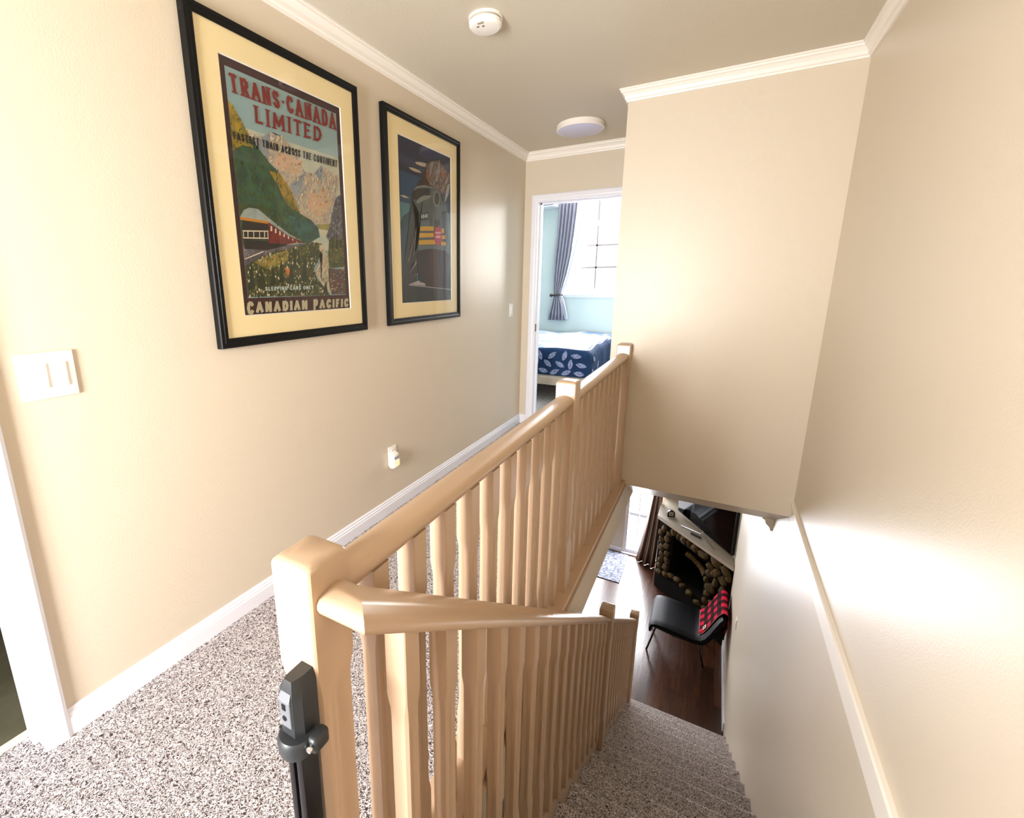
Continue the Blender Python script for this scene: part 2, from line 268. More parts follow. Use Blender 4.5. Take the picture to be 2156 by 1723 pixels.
ART2=[('cloud',[(0.298,0.88),(0.389,0.892),(0.507,0.898),(0.505,0.875),(0.407,0.87),(0.321,0.871)]),('cloud',[(0.182,0.835),(0.254,0.841),(0.367,0.84),(0.419,0.829),(0.309,0.822),(0.226,0.825)]),('cloud',[(0.021,0.656),(0.098,0.663),(0.188,0.654),(0.098,0.648)]),('mtdark',[(0.304,0.732),(0.354,0.775),(0.423,0.796),(0.507,0.901),(0.589,0.918),(0.563,0.798),(0.623,0.753),(0.46,0.739)]),('mt',[(0.507,0.895),(0.589,0.922),(0.695,0.938),(0.781,0.955),(0.825,0.933),(0.891,0.897),(1.002,0.887),(1.0,0.847),(0.935,0.805),(0.863,0.742),(0.73,0.754),(0.582,0.765),(0.502,0.811)]),('mtlight',[(0.588,0.912),(0.651,0.926),(0.607,0.869),(0.563,0.812),(0.554,0.83)]),('mtlight',[(0.737,0.937),(0.781,0.95),(0.779,0.89),(0.733,0.817),(0.625,0.769),(0.691,0.845)]),('mtorange',[(0.835,0.931),(0.891,0.894),(0.889,0.869),(0.821,0.831),(0.789,0.858)]),('mtorange',[(0.505,0.85),(0.544,0.842),(0.563,0.815),(0.532,0.795),(0.493,0.813)]),('mtlight',[(0.889,0.834),(0.937,0.868),(0.96,0.857),(0.877,0.778),(0.774,0.754)]),('snow',[(0.935,0.812),(0.993,0.825),(0.956,0.751),(0.868,0.683),(0.886,0.738)]),('hilldk',[(-0.005,0.485),(0.06,0.536),(0.175,0.573),(0.158,0.477),(0.004,0.457)]),('hillblue',[(-0.002,0.457),(0.158,0.477),(0.019,0.157),(-0.004,0.123)]),('locodark',[(0.24,0.701),(0.295,0.731),(0.361,0.746),(0.351,0.58),(0.326,0.373),(0.244,0.309),(0.296,0.255),(0.277,0.114),(-0.004,0.119),(0.126,0.387),(0.181,0.567)]),('loco',[(0.265,0.71),(0.314,0.733),(0.46,0.758),(0.612,0.763),(0.774,0.742),(0.868,0.694),(0.942,0.629),(0.968,0.602),(1.0,0.401),(0.993,0.08),(0.405,0.11),(0.282,0.216),(0.244,0.309),(0.316,0.373),(0.339,0.488),(0.351,0.58),(0.233,0.653)]),('locohi',[(0.307,0.644),(0.358,0.671),(0.437,0.693),(0.6,0.709),(0.558,0.69),(0.375,0.644),(0.316,0.633)]),('locohi',[(0.256,0.709),(0.314,0.737),(0.46,0.76),(0.612,0.764),(0.633,0.757),(0.46,0.748),(0.332,0.729)]),('dark',[(0.251,0.699),(0.34,0.726),(0.551,0.748),(0.563,0.705),(0.456,0.697),(0.337,0.666),(0.298,0.653),(0.242,0.654)]),('window',[(0.302,0.701),(0.419,0.728),(0.418,0.699),(0.309,0.67)]),('locohi',[(0.775,0.704),(0.768,0.682),(0.746,0.662),(0.716,0.649),(0.682,0.646),(0.654,0.654),(0.633,0.67),(0.628,0.691),(0.637,0.713),(0.656,0.733),(0.686,0.746),(0.719,0.749),(0.749,0.742),(0.768,0.727)]),('dark',[(0.756,0.703),(0.749,0.683),(0.733,0.666),(0.712,0.656),(0.688,0.654),(0.667,0.661),(0.651,0.674),(0.647,0.693),(0.653,0.712),(0.668,0.729),(0.691,0.739),(0.714,0.741),(0.737,0.735),(0.751,0.721)]),('dark',[(0.779,0.738),(0.83,0.714),(0.851,0.685),(0.805,0.699)]),('dark',[(0.361,0.571),(0.519,0.595),(0.532,0.553),(0.365,0.532)]),('grey',[(0.393,0.53),(0.546,0.544),(0.556,0.507),(0.368,0.494)]),('yel',[(0.368,0.494),(0.63,0.512),(0.63,0.482),(0.36,0.466)]),('yel',[(0.349,0.452),(0.628,0.468),(0.628,0.44),(0.34,0.423)]),('yel',[(0.335,0.406),(0.653,0.424),(0.67,0.394),(0.321,0.376)]),('yel',[(0.796,0.508),(0.851,0.51),(0.849,0.478),(0.796,0.477)]),('yel',[(0.795,0.462),(0.875,0.465),(0.875,0.438),(0.795,0.436)]),('yel',[(0.781,0.417),(0.888,0.419),(0.888,0.392),(0.781,0.392)]),('grey',[(0.316,0.373),(0.888,0.394),(0.928,0.359),(0.663,0.362),(0.418,0.352),(0.302,0.337)]),('shield',[(0.8,0.459),(0.791,0.429),(0.767,0.404),(0.732,0.39),(0.693,0.387),(0.66,0.399),(0.637,0.421),(0.63,0.45),(0.64,0.479),(0.663,0.504),(0.698,0.518),(0.735,0.521),(0.77,0.51),(0.793,0.488)]),('mtdark',[(0.768,0.543),(0.763,0.532),(0.747,0.522),(0.723,0.515),(0.696,0.514),(0.675,0.517),(0.66,0.525),(0.654,0.535),(0.66,0.546),(0.675,0.557),(0.7,0.562),(0.725,0.564),(0.747,0.561),(0.763,0.553)]),('shieldlt',[(0.654,0.476),(0.77,0.482),(0.782,0.47),(0.667,0.464)]),('shieldlt',[(0.667,0.451),(0.768,0.457),(0.768,0.441),(0.665,0.436)]),('maroon',[(0.256,0.309),(0.325,0.338),(0.489,0.354),(0.663,0.361),(0.86,0.357),(0.97,0.33),(0.991,0.08),(0.477,0.108),(0.453,0.122),(0.325,0.138),(0.296,0.255)]),('maroonlt',[(0.512,0.353),(0.688,0.359),(0.691,0.1),(0.526,0.106)]),('greendk',[(-0.004,0.123),(0.428,0.11),(0.993,0.08),(1.0,0.001),(-0.009,-0.007)]),('snow',[(0.133,0.121),(0.325,0.146),(0.335,0.135),(0.43,0.128),(0.44,0.11)]),('snow',[(0.133,0.119),(0.993,0.083),(0.993,0.078),(0.133,0.114)]),('plough',[(0.149,0.191),(0.275,0.279),(0.291,0.255)]),('plough',[(0.202,0.169),(0.305,0.197),(0.307,0.187)]),('plough',[(0.116,0.252),(0.246,0.415),(0.251,0.411),(0.144,0.268)]),('plough',[(0.228,0.308),(0.277,0.474),(0.293,0.474),(0.239,0.305)])]
TXT2=[('4040', (0.377, 0.57), (0.382, 0.542), (0.511, 0.558), (0.507, 0.587), 'white')]
WORLD=2; L_BACK=262; L_BED=340; L_DOOR=210; L_WIN=185; L_FILL=0.5; EXPO=0.0
# ------------------------------------------------------------------ setting, upper floor
b=MB()
b.box(-T,0,YD1+.02,YB+T,-.3,H+.1); b.box(-T,0,BY,YD0-.02,-.3,H+.1); b.box(-T,0,YD0-.02,YD1+.02,2.05,H+.1); b.box(-T,0,YD0-.02,YD1+.02,-.3,-.02)
struct(b,'wall_left',M['wall'])
b=MB(); b.box(0,DX0-.02,YB,YB+T,0,H+.1); b.box(DX1+.02,XB+.3,YB,YB+T,0,H+.1); b.box(DX0-.02,DX1+.02,YB,YB+T,2.05,H+.1)
struct(b,'wall_end',M['wall'])
# stair bulkhead, its underside slopes down to the floor structure beyond
b=MB()
def prism_yz(mb,x0,x1,pts,mi=0):
    a=[mb.bm.verts.new((x0,y,z)) for y,z in pts]; c=[mb.bm.verts.new((x1,y,z)) for y,z in pts]; n=len(pts)
    mb.bm.faces.new(a); mb.bm.faces.new(c[::-1])
    for i in range(n): mb.bm.faces.new((a[i],c[i],c[(i+1)%n],a[(i+1)%n]))
    for f in mb.bm.faces: f.material_index=mi
prism_yz(b,XB,XR+.1,[(YF,-.007),(YF,H+.1),(YB,H+.1),(YB,0.0),(3.69,-.001),(3.69,-.30)])
struct(b,'wall_bulkhead',M['wall'])
b=MB(); b.box(XR,XR+.15,BY,YF,0.0,H+.1); b.box(XR,XR+.15,BY,7.7,F-.05,0.0)
struct(b,'wall_right',M['wall'])
# wall behind the landing with a window that lights it
WX0,WX1,WZ0,WZ1=.25,.95,.55,1.75
b=MB(); b.box(-T,WX0,BY-T,BY,-.3,H+.1); b.box(WX1,XR+.15,BY-T,BY,-.3,H+.1); b.box(WX0,WX1,BY-T,BY,-.3,WZ0); b.box(WX0,WX1,BY-T,BY,WZ1,H+.1)
struct(b,'wall_back',M['wall'])
b=MB(); b.box(-T,XR+.15,BY-T,YB+T,H,H+.12); struct(b,'ceiling',M['ceil'])
# floor slab carpet: landing + hall; stair opening x 1.15..XR, y .36..3.69
b=MB(); b.box(0.0,1.06,.36,YB,-.05,0); b.box(1.06,1.15,.36,3.69,-.05,-.002); b.box(0,XR,BY,.36,-.05,0); b.box(-.10,0,YD0,YD1,-.05,-.001); b.box(DX0,DX1,YB,YB+T,-.05,-.001)
struct(b,'floor',M['carpet'])
b=MB(); b.box(-2.9,1.15,-2.1,7.62,SL,-.051); b.box(1.15,XR,3.69,7.62,SL,-.051); b.box(1.15,XR,-2.1,.33,SL,-.051)
struct(b,'ceiling_lower',M['wall'])
# crown moulding
cw,ch=.046,.067
crown=[(0,H),(0,H-ch),(.008,H-ch),(.010,H-ch+.010),(.016,H-ch+.014),(.020,H-ch+.030),(.030,H-ch+.044),(.038,H-ch+.048),(.039,H-.010),(cw,H-.008),(cw,H)]
b=MB(); sweep(b,[(0,BY),(0,YB),(XB,YB),(XB,YF),(XR,YF),(XR,BY)],crown,closed=True)
o=struct(b,'trim_crown',M['cream_trim'])
# baseboards
bbp=[(0,0),(.014,0),(.014,.055),(.011,.060),(.011,.068),(.007,.073),(.007,.080),(.003,.087),(0,.087)]
b=MB(); sweep(b,[(0,YD1+.06),(0,YB),(DX0-.063,YB)],bbp); struct(b,'baseboard_left',M['white'])
b=MB(); sweep(b,[(0,BY),(0,YD0-.06)],bbp); struct(b,'baseboard_left_rear',M['white'])
b=MB(); sweep(b,[(DX1+.063,YB),(XB,YB),(XB,YF+.005)],bbp); struct(b,'baseboard_end',M['white'])
# chair-height band marking the floor line on the right wall
band=[(0,-.022),(.006,-.022),(.006,.040),(.009,.044),(.009,.056),(.013,.060),(.013,.072),(.018,.080),(.018,.090),(.012,.093),(0,.093)]
b=MB(); sweep(b,[(XR,YF),(XR,BY)],band); struct(b,'trim_right',M['cream_trim'])
# casings
def casing_prof(mb,x0,y0,dx,dy,w,z0,z1,nx,ny):
    """vertical casing: starts (x0,y0) inner edge, runs width w along (dx,dy), stands proud along (nx,ny)"""
    prof=[(0,0),(0,.011),(.012,.011),(.016,.014),(w*.45,.016),(w*.5,.019),(w*.85,.019),(w,.014),(w,0)]
    mb.loft([[(x0+dx*u+nx*t,y0+dy*u+ny*t,z+(u if z==z1 else 0)) for u,t in prof] for z in (z0,z1)])
def casing_head(mb,ax,a0,a1,z,w,at,nx,ny):
    prof=[(0,0),(0,.011),(.012,.011),(.016,.014),(w*.45,.016),(w*.5,.019),(w*.85,.019),(w,.014),(w,0)]
    rs=[]
    for s,e in ((a0,-1),(a1,1)):
        rs.append([((s+e*u) if ax=='x' else at+nx*t,(s+e*u) if ax=='y' else at+ny*t,z+u) for u,t in prof])
    mb.loft(rs)
# bathroom door frame (left wall)
b=MB()
casing_prof(b,0,YD1,0,1,.06,0,2.03,1,0); casing_prof(b,0,YD0,0,-1,.06,0,2.03,1,0); casing_head(b,'y',YD0,YD1,2.03,.06,0,1,0)
b.box(-T,0,YD1,YD1+.02,0,2.03); b.box(-T,0,YD0-.02,YD0,0,2.03); b.box(-T,0,YD0,YD1,2.03,2.05)
b.box(-.085,-.045,YD1-.012,YD1,0,2.03,bev=.003); b.box(-.085,-.045,YD0,YD0+.012,0,2.03)
struct(b,'door_1',M['white'])
# bedroom door frame (end wall)
b=MB()
casing_prof(b,DX0,YB,-1,0,.062,0,2.03,0,-1); casing_prof(b,DX1,YB,1,0,.062,0,2.03,0,-1); casing_head(b,'x',DX0,DX1,2.03,.062,YB,0,-1)
b.box(DX0-.02,DX0,YB,YB+T,0,2.03); b.box(DX1,DX1+.02,YB,YB+T,0,2.03); b.box(DX0,DX1,YB,YB+T,2.03,2.05)
b.box(DX0,DX0+.012,YB+.05,YB+.085,0,2.03); b.box(DX1-.012,DX1,YB+.05,YB+.085,0,2.03); b.box(DX0,DX1,YB+.05,YB+.085,2.018,2.03)
d2=struct(b,'door_2',M['white'])
b=MB(); b.box(DX0,DX0+.002,YB+.008,YB+.032,.90,.97,bev=.0008); o=b.build('strike_plate',mat('strike_dark_bronze',(.06,.05,.03),.35,.5,.8),d2)
# landing window behind the viewpoint
def window(name,x0,x1,z0,z1,y,ny,nx_m,zs,fr=.045,casing=.07,d=.05,matf=None,bar=.018):
    b=MB(); matf=matf or M['white']
    ya,yb=sorted((y,y-ny*T)) ; ym=(ya+yb)/2
    b.box(x0,x0+fr,ym-d/2,ym+d/2,z0,z1); b.box(x1-fr,x1,ym-d/2,ym+d/2,z0,z1); b.box(x0+fr,x1-fr,ym-d/2,ym+d/2,z0,z0+fr); b.box(x0+fr,x1-fr,ym-d/2,ym+d/2,z1-fr,z1)
    for i in range(1,nx_m):
        xm=x0+(x1-x0)*i/nx_m; b.box(xm-bar/2,xm+bar/2,ym-.011,ym+.011,z0+fr,z1-fr,mi=1)
    for zz,w in zs: b.box(x0+fr,x1-fr,ym-(.011 if w<.03 else .02),ym+(.011 if w<.03 else .02),zz-w/2,zz+w/2,mi=1 if w<.03 else 0)
    if casing:
        q0,q1=sorted((y,y+ny*.018)); c=casing
        b.box(x0-c,x0,q0,q1,z0-c,z1+c,bev=.004); b.box(x1,x1+c,q0,q1,z0-c,z1+c,bev=.004); b.box(x0,x1,q0,q1,z1,z1+c,bev=.004); b.box(x0,x1,q0,q1,z0-c,z0,bev=.004)
    o=struct(b,name,[matf,M['grille']])
    g=MB(); g.quad([(x0+fr,ym,z0+fr),(x1-fr,ym,z0+fr),(x1-fr,ym,z1-fr),(x0+fr,ym,z1-fr)]); g.build('pane',M['glass'],o,fix=False)
    return o
window('window_1',WX0,WX1,WZ0,WZ1,BY,1,2,[((WZ0+WZ1)/2,.03)])
# bathroom beyond the left door
b=MB(); b.box(-1.9,-T,-1.4,1.6,-.05,-.004); struct(b,'floor_bathroom',M['tile'])
b=MB(); b.box(-2.0,-1.9,-1.4,1.6,0,H); b.box(-2,-T,1.6,1.7,0,H); b.box(-2,-T,-1.5,-1.4,0,H); b.box(-2,-T,-1.5,1.7,H,H+.1)
struct(b,'wall_bathroom',mat('bathroom_paint',(.40,.36,.25),.6))
b=MB(); b.box(-.128,-.10,YD0,YD1,-.004,.006,bev=.003); struct(b,'trim_threshold',mat('threshold_strip_pale',(.55,.53,.45),.4))
# ------------------------------------------------------------------ bedroom
RY=7.0; RX0,RX1=-2.4,2.0
b=MB(); b.box(RX0,RX1,YB+T,RY,-.05,0); struct(b,'floor_bedroom',M['carpet'])
bx0,bx1,bz0,bz1=-.44,1.25,1.20,2.62
b=MB(); b.box(RX0-.1,bx0,RY,RY+T,-.05,3.0); b.box(bx1,RX1+.1,RY,RY+T,-.05,3.0); b.box(bx0,bx1,RY,RY+T,-.05,bz0); b.box(bx0,bx1,RY,RY+T,bz1,3.0)
b.box(RX0-.1,RX0,YB+T,RY,-.05,3.0); b.box(RX1,RX1+.1,YB+T,RY,-.05,3.0)
b.box(RX0-.1,-T,YB,YB+T,-.05,3.0); b.box(XB+.3,RX1+.1,YB,YB+T,-.05,3.0)
b.box(-T,DX0-.025,YB+T-.001,YB+T+.012,-.05,3.0); b.box(DX1+.025,XB+.3,YB+T-.001,YB+T+.012,-.05,3.0); b.box(DX0-.025,DX1+.025,YB+T-.001,YB+T+.012,2.05,3.0)
struct(b,'wall_bedroom',M['mint'])
b=MB(); b.box(RX0-.1,RX1+.1,YB,RY+T,2.80,2.95)
b.box(RX0,-.86+.29,RY-.32,RY,2.44,2.8)      # boxed drop beside the window
struct(b,'ceiling_bedroom',M['white'])
b=MB(); b.box(RX0,-.575,RY-.33,RY-.32,2.40,2.44); b.box(RX0,-.57,RY-.33,RY-.001,2.405,2.441,bev=.006); struct(b,'trim_bedroom',M['white'])
w2=window('window_2',bx0,bx1,bz0,bz1,RY,-1,4,[(2.17,.075),(1.865,.024),(1.555,.024)],fr=.05,casing=.075,bar=.024)
b=MB(); b.box(bx0-.09,bx1+.09,RY-.04,RY-.0185,bz0-.045,bz0-.018,bev=.004); b.build('window_sill',M['white'],w2)
# bed
bed=empty('bed',(-.4,6.0,0),'low pale wood platform bed seen through the bedroom doorway','bed')
b=MB(); b.box(-1.35,.40,4.98,6.98,.205,.300,bev=.006); b.build('bed_frame',M['bedwood'],bed)
for x,y in ((-1.1,5.45),(.1,5.45),(-1.1,6.8),(.1,6.8)):
    b=MB(); b.box(x-.04,x+.04,y-.04,y+.04,0,.205); b.build('leg',M['darkwood'],bed)
b=MB(); b.box(-1.25,.38,5.14,6.95,.300,.52,bev=.05,seg=3); smooth(b.build('mattress',M['lining'],bed))
# comforter: white top, navy leaf-print drop
def comforter():
    b=MB(); x0,x1,y0,y1=-1.29,.43,5.075,6.97; zt=.615; r=.07
    nx,ny=44,44
    def Z(x,y): return zt+.010*math.sin(x*9+y*4)+.008*math.sin(y*13-x*5)
    # outline path: from far side over, down the foot and sides as a lofted skirt
    rows=[]
    for j in range(ny+1):
        y=y0+r+(y1-y0-r)*j/ny
        rows.append([(x0+r+(x1-x0-2*r)*i/nx,y,Z(x0+r+(x1-x0-2*r)*i/nx,y)) for i in range(nx+1)])
    V=[[b.bm.verts.new(p) for p in rr] for rr in rows]
    for j in range(ny):
        for i in range(nx):
            f=b.bm.faces.new((V[j][i],V[j][i+1],V[j+1][i+1],V[j+1][i])); f.smooth=True
    # border loop: left side (far->foot), foot, right side(foot->far)
    loop=[(V[j][0],(-1,0)) for j in range(ny,0,-1)]+[(V[0][0],(-.7,-.7))]+[(V[0][i],(0,-1)) for i in range(1,nx)]+[(V[0][nx],(.7,-.7))]+[(V[j][nx],(1,0)) for j in range(1,ny+1)]
    prev=[v for v,_ in loop]
    steps=[(r*math.sin(a),-r*(1-math.cos(a)),a) for a in (.35,.75,1.15,1.5)]+[(r*1.02,-.12,9),(r*.98,-.19,9),(r*1.0,-.26,9),(r*.93,-.315,9)]
    for k,(o,dz,a) in enumerate(steps):
        cur=[]
        for n,(v,d) in enumerate(loop):
            wv=.006*math.sin(n*.55+k*.3)*(1 if k>3 else .3)
            cur.append(b.bm.verts.new((v.co.x+d[0]*(o+wv)*(1 if abs(d[0])!=.7 else 1.0),v.co.y+d[1]*(o+wv),v.co.z+dz+ .004*math.sin(n*.4))))
        for n in range(len(loop)-1):
            f=b.bm.faces.new((prev[n],prev[n+1],cur[n+1],cur[n])); f.smooth=True; f.material_index=1 if k>=1 else 0
        prev=cur
    rnd=random.Random(3)
    # printed leaves on the foot drop and the side
    def leaf(cx,cz,L,W,ang,face):
        for sgn in (1,-1):
            pts=[]
            for t in range(9):
                u=-1+2*t/8; w=W*(1-abs(u)**1.8)
                pts.append((u*L,sgn*(.0015+w)))
            pts+= [(L*.96,sgn*.0012),(-L*.96,sgn*.0012)]
            P=[]
            for u,w in pts:
                X=cx+u*math.cos(ang)-w*math.sin(ang); Zz=cz+u*math.sin(ang)+w*math.cos(ang)
                P.append((X,y0-.011,Zz) if face=='f' else (x1+.011,X,Zz))
            f=b.bm.faces.new([b.bm.verts.new(p) for p in P]); f.material_index=2
    k=0
    for row,(zz,off) in enumerate(((.535,0),(.435,.07),(.345,.02))):
        x=-1.2+off
        while x<.40: leaf(x,zz+rnd.uniform(-.01,.01),.062,.026,rnd.uniform(-1.3,1.5),'f'); x+=.128+rnd.uniform(-.01,.02)
    for yy,zz in ((5.2,.36),(5.24,.50),(5.45,.40)): leaf(yy,zz,.06,.025,rnd.uniform(-1.2,1.2),'s')
    o=b.build('comforter',[M['duvet'],M['navy'],M['leaf']],fix=False)
    o['label']='rumpled white and pale blue comforter with navy leaf-print drop on the bed'; o['category']='comforter'
comforter()
# bedroom curtain
def curtain_mesh(mb,cols,folds,amp,rows,side_y,mi_fn=None,n=72,phase=0):
    """rows: list of (z,x0,x1,amp) ; pleats run along x, standing off side_y"""
    R=[]
    for z,x0,x1,a in rows:
        R.append([(x0+(x1-x0)*i/n,side_y-a*(.5+.5*math.sin(phase+2*PI*folds*i/n))-.01,z) for i in range(n+1)])
    V=[[mb.bm.verts.new(p) for p in r] for r in R]
    for j in range(len(V)-1):
        for i in range(n):
            f=mb.bm.faces.new((V[j][i],V[j][i+1],V[j+1][i+1],V[j+1][i])); f.smooth=True
            f.material_index=mi_fn(i/n,R[j][0][2]) if mi_fn else 0
def solid(o,t):
    m=o.modifiers.new('thickness','SOLIDIFY'); m.thickness=t; m.offset=0
cu=empty('curtain',(-.5,6.93,.78),'grey pleated curtain tied back beside the bright bedroom window','curtain')
b=MB(); rows=[(2.46,-.56,-.30,.05),(2.30,-.565,-.31,.05),(2.0,-.58,-.335,.048),(1.7,-.60,-.37,.045),(1.45,-.605,-.42,.04),(1.28,-.60,-.465,.035),(1.19,-.59,-.495,.03),(1.15,-.585,-.50,.028),(1.10,-.60,-.475,.035),(1.0,-.625,-.435,.05),(.9,-.65,-.41,.06),(.785,-.665,-.40,.065)]
curtain_mesh(b,0,5,0,rows,6.955); o=b.build('curtain_panel',M['curtain'],cu,fix=False); solid(o,.006)
b=MB(); rows=[(2.46,-.30,-.215,.03),(2.2,-.31,-.225,.03),(1.9,-.345,-.265,.03),(1.6,-.39,-.33,.03),(1.35,-.44,-.39,.025),(1.19,-.495,-.465,.02),(1.15,-.50,-.47,.02),(1.08,-.475,-.43,.03),(.9,-.43,-.38,.03),(.80,-.41,-.365,.03)]
curtain_mesh(b,0,1.5,0,rows,6.965,n=24); o=b.build('lining',M['lining'],cu,fix=False); solid(o,.004)
b=MB(); b.tube([(-.625,6.90,1.155),(-.585,6.885,1.155),(-.54,6.885,1.158),(-.485,6.90,1.165),(-.47,6.94,1.165),(-.54,6.975,1.16),(-.60,6.97,1.155),(-.625,6.93,1.155)],.014,8); b.ball((-.625,6.90,1.155),(.024,.02,.024)); b.build('tieback',M['darkwood'],cu)
# curtain rod with bracket
rod=empty('curtain_rod',(0,6.9,2.52),'dark curtain rod above the bedroom window carrying the grey curtain','curtain rod')
b=MB(); b.tube([(-.70,6.90,2.52),(1.4,6.90,2.52)],.012); b.build('rod',M['darkwood'],rod)
b=MB(); b.box(-.50,-.48,6.90,6.999,2.505,2.535); b.build('bracket',M['darkwood'],rod)
# ------------------------------------------------------------------ staircase
RISE,RUN,Y0=.185,.254,.36
X0S=1.205
def nz(y): return -(y-Y0)*RISE/RUN
stair=empty('staircase',(1.64,2.4,F),'straight carpeted staircase going down beside the wooden balustrade to the living room','staircase')
def step_mesh(i,yn,z):
    b=MB(); yb=yn-RUN-.0; r=.022; zb=z-RISE
    pts=[(yb-.03,z)]; 
    for a in range(0,8): t=PI/2-a*PI/7; pts.append((yn-r+r*math.cos(t),z-r+r*math.sin(t)))
    pts+= [(yn-.014,z-.046),(yn-.030,z-.062),(yn-.034,zb+.002),(yb-.03,zb-.02)]
    A=[(XR-.001,y,q) for y,q in pts]; B_=[(X0S,y,q) for y,q in pts]
    b.loft([A,B_],smooth=False)
    return b
for i in range(1,17):
    o=step_mesh(i,Y0+i*RUN,-i*RISE).build('step',M['carpet'],stair); smooth(o,40)
b=MB(); 
pts=[(.33,-.001)]
for a in range(8): t=PI/2-a*PI/7; pts.append((.338+.022*math.cos(t),-.023+.022*math.sin(t)))
pts+=[(.344,-.06),(.344,-.184),(.33,-.186)]
b.loft([[(XR-.001,y,q) for y,q in pts],[(1.178,y,q) for y,q in pts]]); smooth(b.build('top_nosing',M['carpet'],stair),40)
# closed stringer on the open side
b=MB()
ye=Y0+16*RUN+.02
prism_yz(b,1.178,X0S-.001,[(.34,nz(.34)+.03),(ye,nz(ye)+.03),(ye,F),(ye-.35,F),(.34,nz(.34)-.42)])
b.build('stringer',M['rail'],stair)
# ------------------------------------------------------------------ balustrades
def sqring(cx,cy,z,h,c,g,gw):
    """square section with chamfer c and face groove g deep"""
    P=[]
    for k in range(4):
        pts=[(h,-h+c),(h,-gw),(h-g,-gw*.45),(h-g,gw*.45),(h,gw),(h,h-c)]
        a=k*PI/2; ca,sa=math.cos(a),math.sin(a)
        P+=[(cx+x*ca-y*sa,cy+x*sa+y*ca,z) for x,y in pts]
    return P
def baluster(cx,cy,z0,z1,par,slope=0.,name='baluster',h=.0222):
    """slope: dz/dy of the rail under which the top is cut"""
    b=MB(); L=z1-z0; s1=z0+.16; s2=z1-.135
    R=[(z0,h,.002,0),(s1,h,.002,0),(s1+.03,h-.0022,.0045,.0002),(s1+.05,h-.0024,.005,.0026),(s2-.05,h-.0024,.005,.0026),(s2-.03,h-.0022,.0045,.0002),(s2,h,.002,0),(z1,h,.002,0)]
    rings=[sqring(cx,cy,z,hh,c,g,.006) for z,hh,c,g in R]
    if slope:
        rings[-1]=[(x,y,z+slope*(y-cy)) for x,y,z in rings[-1]]; 
    b.loft(rings); o=b.build(name,M['rail'],par); return smooth(o,30)
def newel(cx,cy,z0,z1,par,blk=.18,h=.040):
    b=MB(); r=.010; s2=z1-blk; s1=z0+.22
    R=[(z0,h,.003,0),(s1,h,.003,0),(s1+.03,h-.003,.006,0),(s1+.05,h-.003,.007,.004),(s2-.05,h-.003,.007,.004),(s2-.03,h-.003,.006,0),(s2,h,.003,0),(z1-r,h,.003,0),(z1-r*.6,h-r*.12,.004,0),(z1-r*.25,h-r*.45,.006,0),(z1,h-r*1.1,.006,0)]
    rings=[sqring(cx,cy,z,hh,c,g,.014) for z,hh,c,g in R]; b.loft(rings); o=b.build('newel_post',M['rail'],par); return smooth(o,32)
RP=[(-.024,-.034),(-.030,-.030),(-.033,-.022),(-.033,-.012),(-.029,-.004),(-.020,.0),(-.010,.003),(.0,.004),(.010,.003),(.020,.0),(.029,-.004),(.033,-.012),(.033,-.022),(.030,-.030),(.024,-.034),(.017,-.036),(.017,-.046),(-.017,-.046),(-.017,-.036)]
lr=empty('landing_railing',(1.105,1.7,0),'tan painted wooden railing with square balusters along the upstairs landing edge','railing')
YN1=.426; newel(1.101,YN1,0,.958,lr); 
YN2=1.800; newel(1.101,YN2,0,.962,lr); YN3=3.077; newel(1.101,YN3,0,.962,lr)
ZR=.902
for ya,yb in ((YN1+.040,YN2-.040),(YN2+.040,YN3-.040)):
    b=MB(); b.loft([[(1.101+u,y,ZR+w) for u,w in RP] for y in (ya,yb)]); smooth(b.build('handrail',M['rail'],lr),40)
for i in range(10): baluster(1.101,.545+.018+.1235*i,.024,ZR-.044,lr)
for i in range(9): baluster(1.101,1.95+.1165*i,.024,ZR-.044,lr)
b=MB(); b.box(1.045,1.168,YN1+.040,YN3+.040,0.001,.024,bev=.004)
b.build('base_plate',M['rail'],lr)
# moulding and fascia below the landing edge
b=MB(); 
prof=[(0,-.002),(0,-.30),(.0,-.30),(.002,-.30),(.002,-.058),(.010,-.054),(.010,-.040),(.018,-.034),(.018,-.022),(.024,-.016),(.024,-.002)]
b.loft([[(1.15+u,y,z) for u,z in prof[1:]+prof[:1]] for y in (.345,3.69)])
struct(b,'trim_landing',M['rail'])
b=MB(); b.box(1.1495,1.1525,.345,3.69,-.301,-.0585); struct(b,'wall_fascia',M['wall'])
# stair railing
XS=1.199
sr=empty('stair_railing',(XS,2.5,-1.4),'tan painted wooden railing sloping down the open side of the stairs','railing')
SLP=-RISE/RUN
def rz(y): return nz(y)+.957
RS=[(u*.92,w*.82) for u,w in RP]     # top of the sloping handrail
yA=2.61; yBn=4.30
newel(1.195,yA,nz(yA)-.02,rz(yA)+.078,sr); newel(1.195,yBn,F,rz(yBn)+.078,sr)
ym=.425
b=MB()
zc=rz(ym)
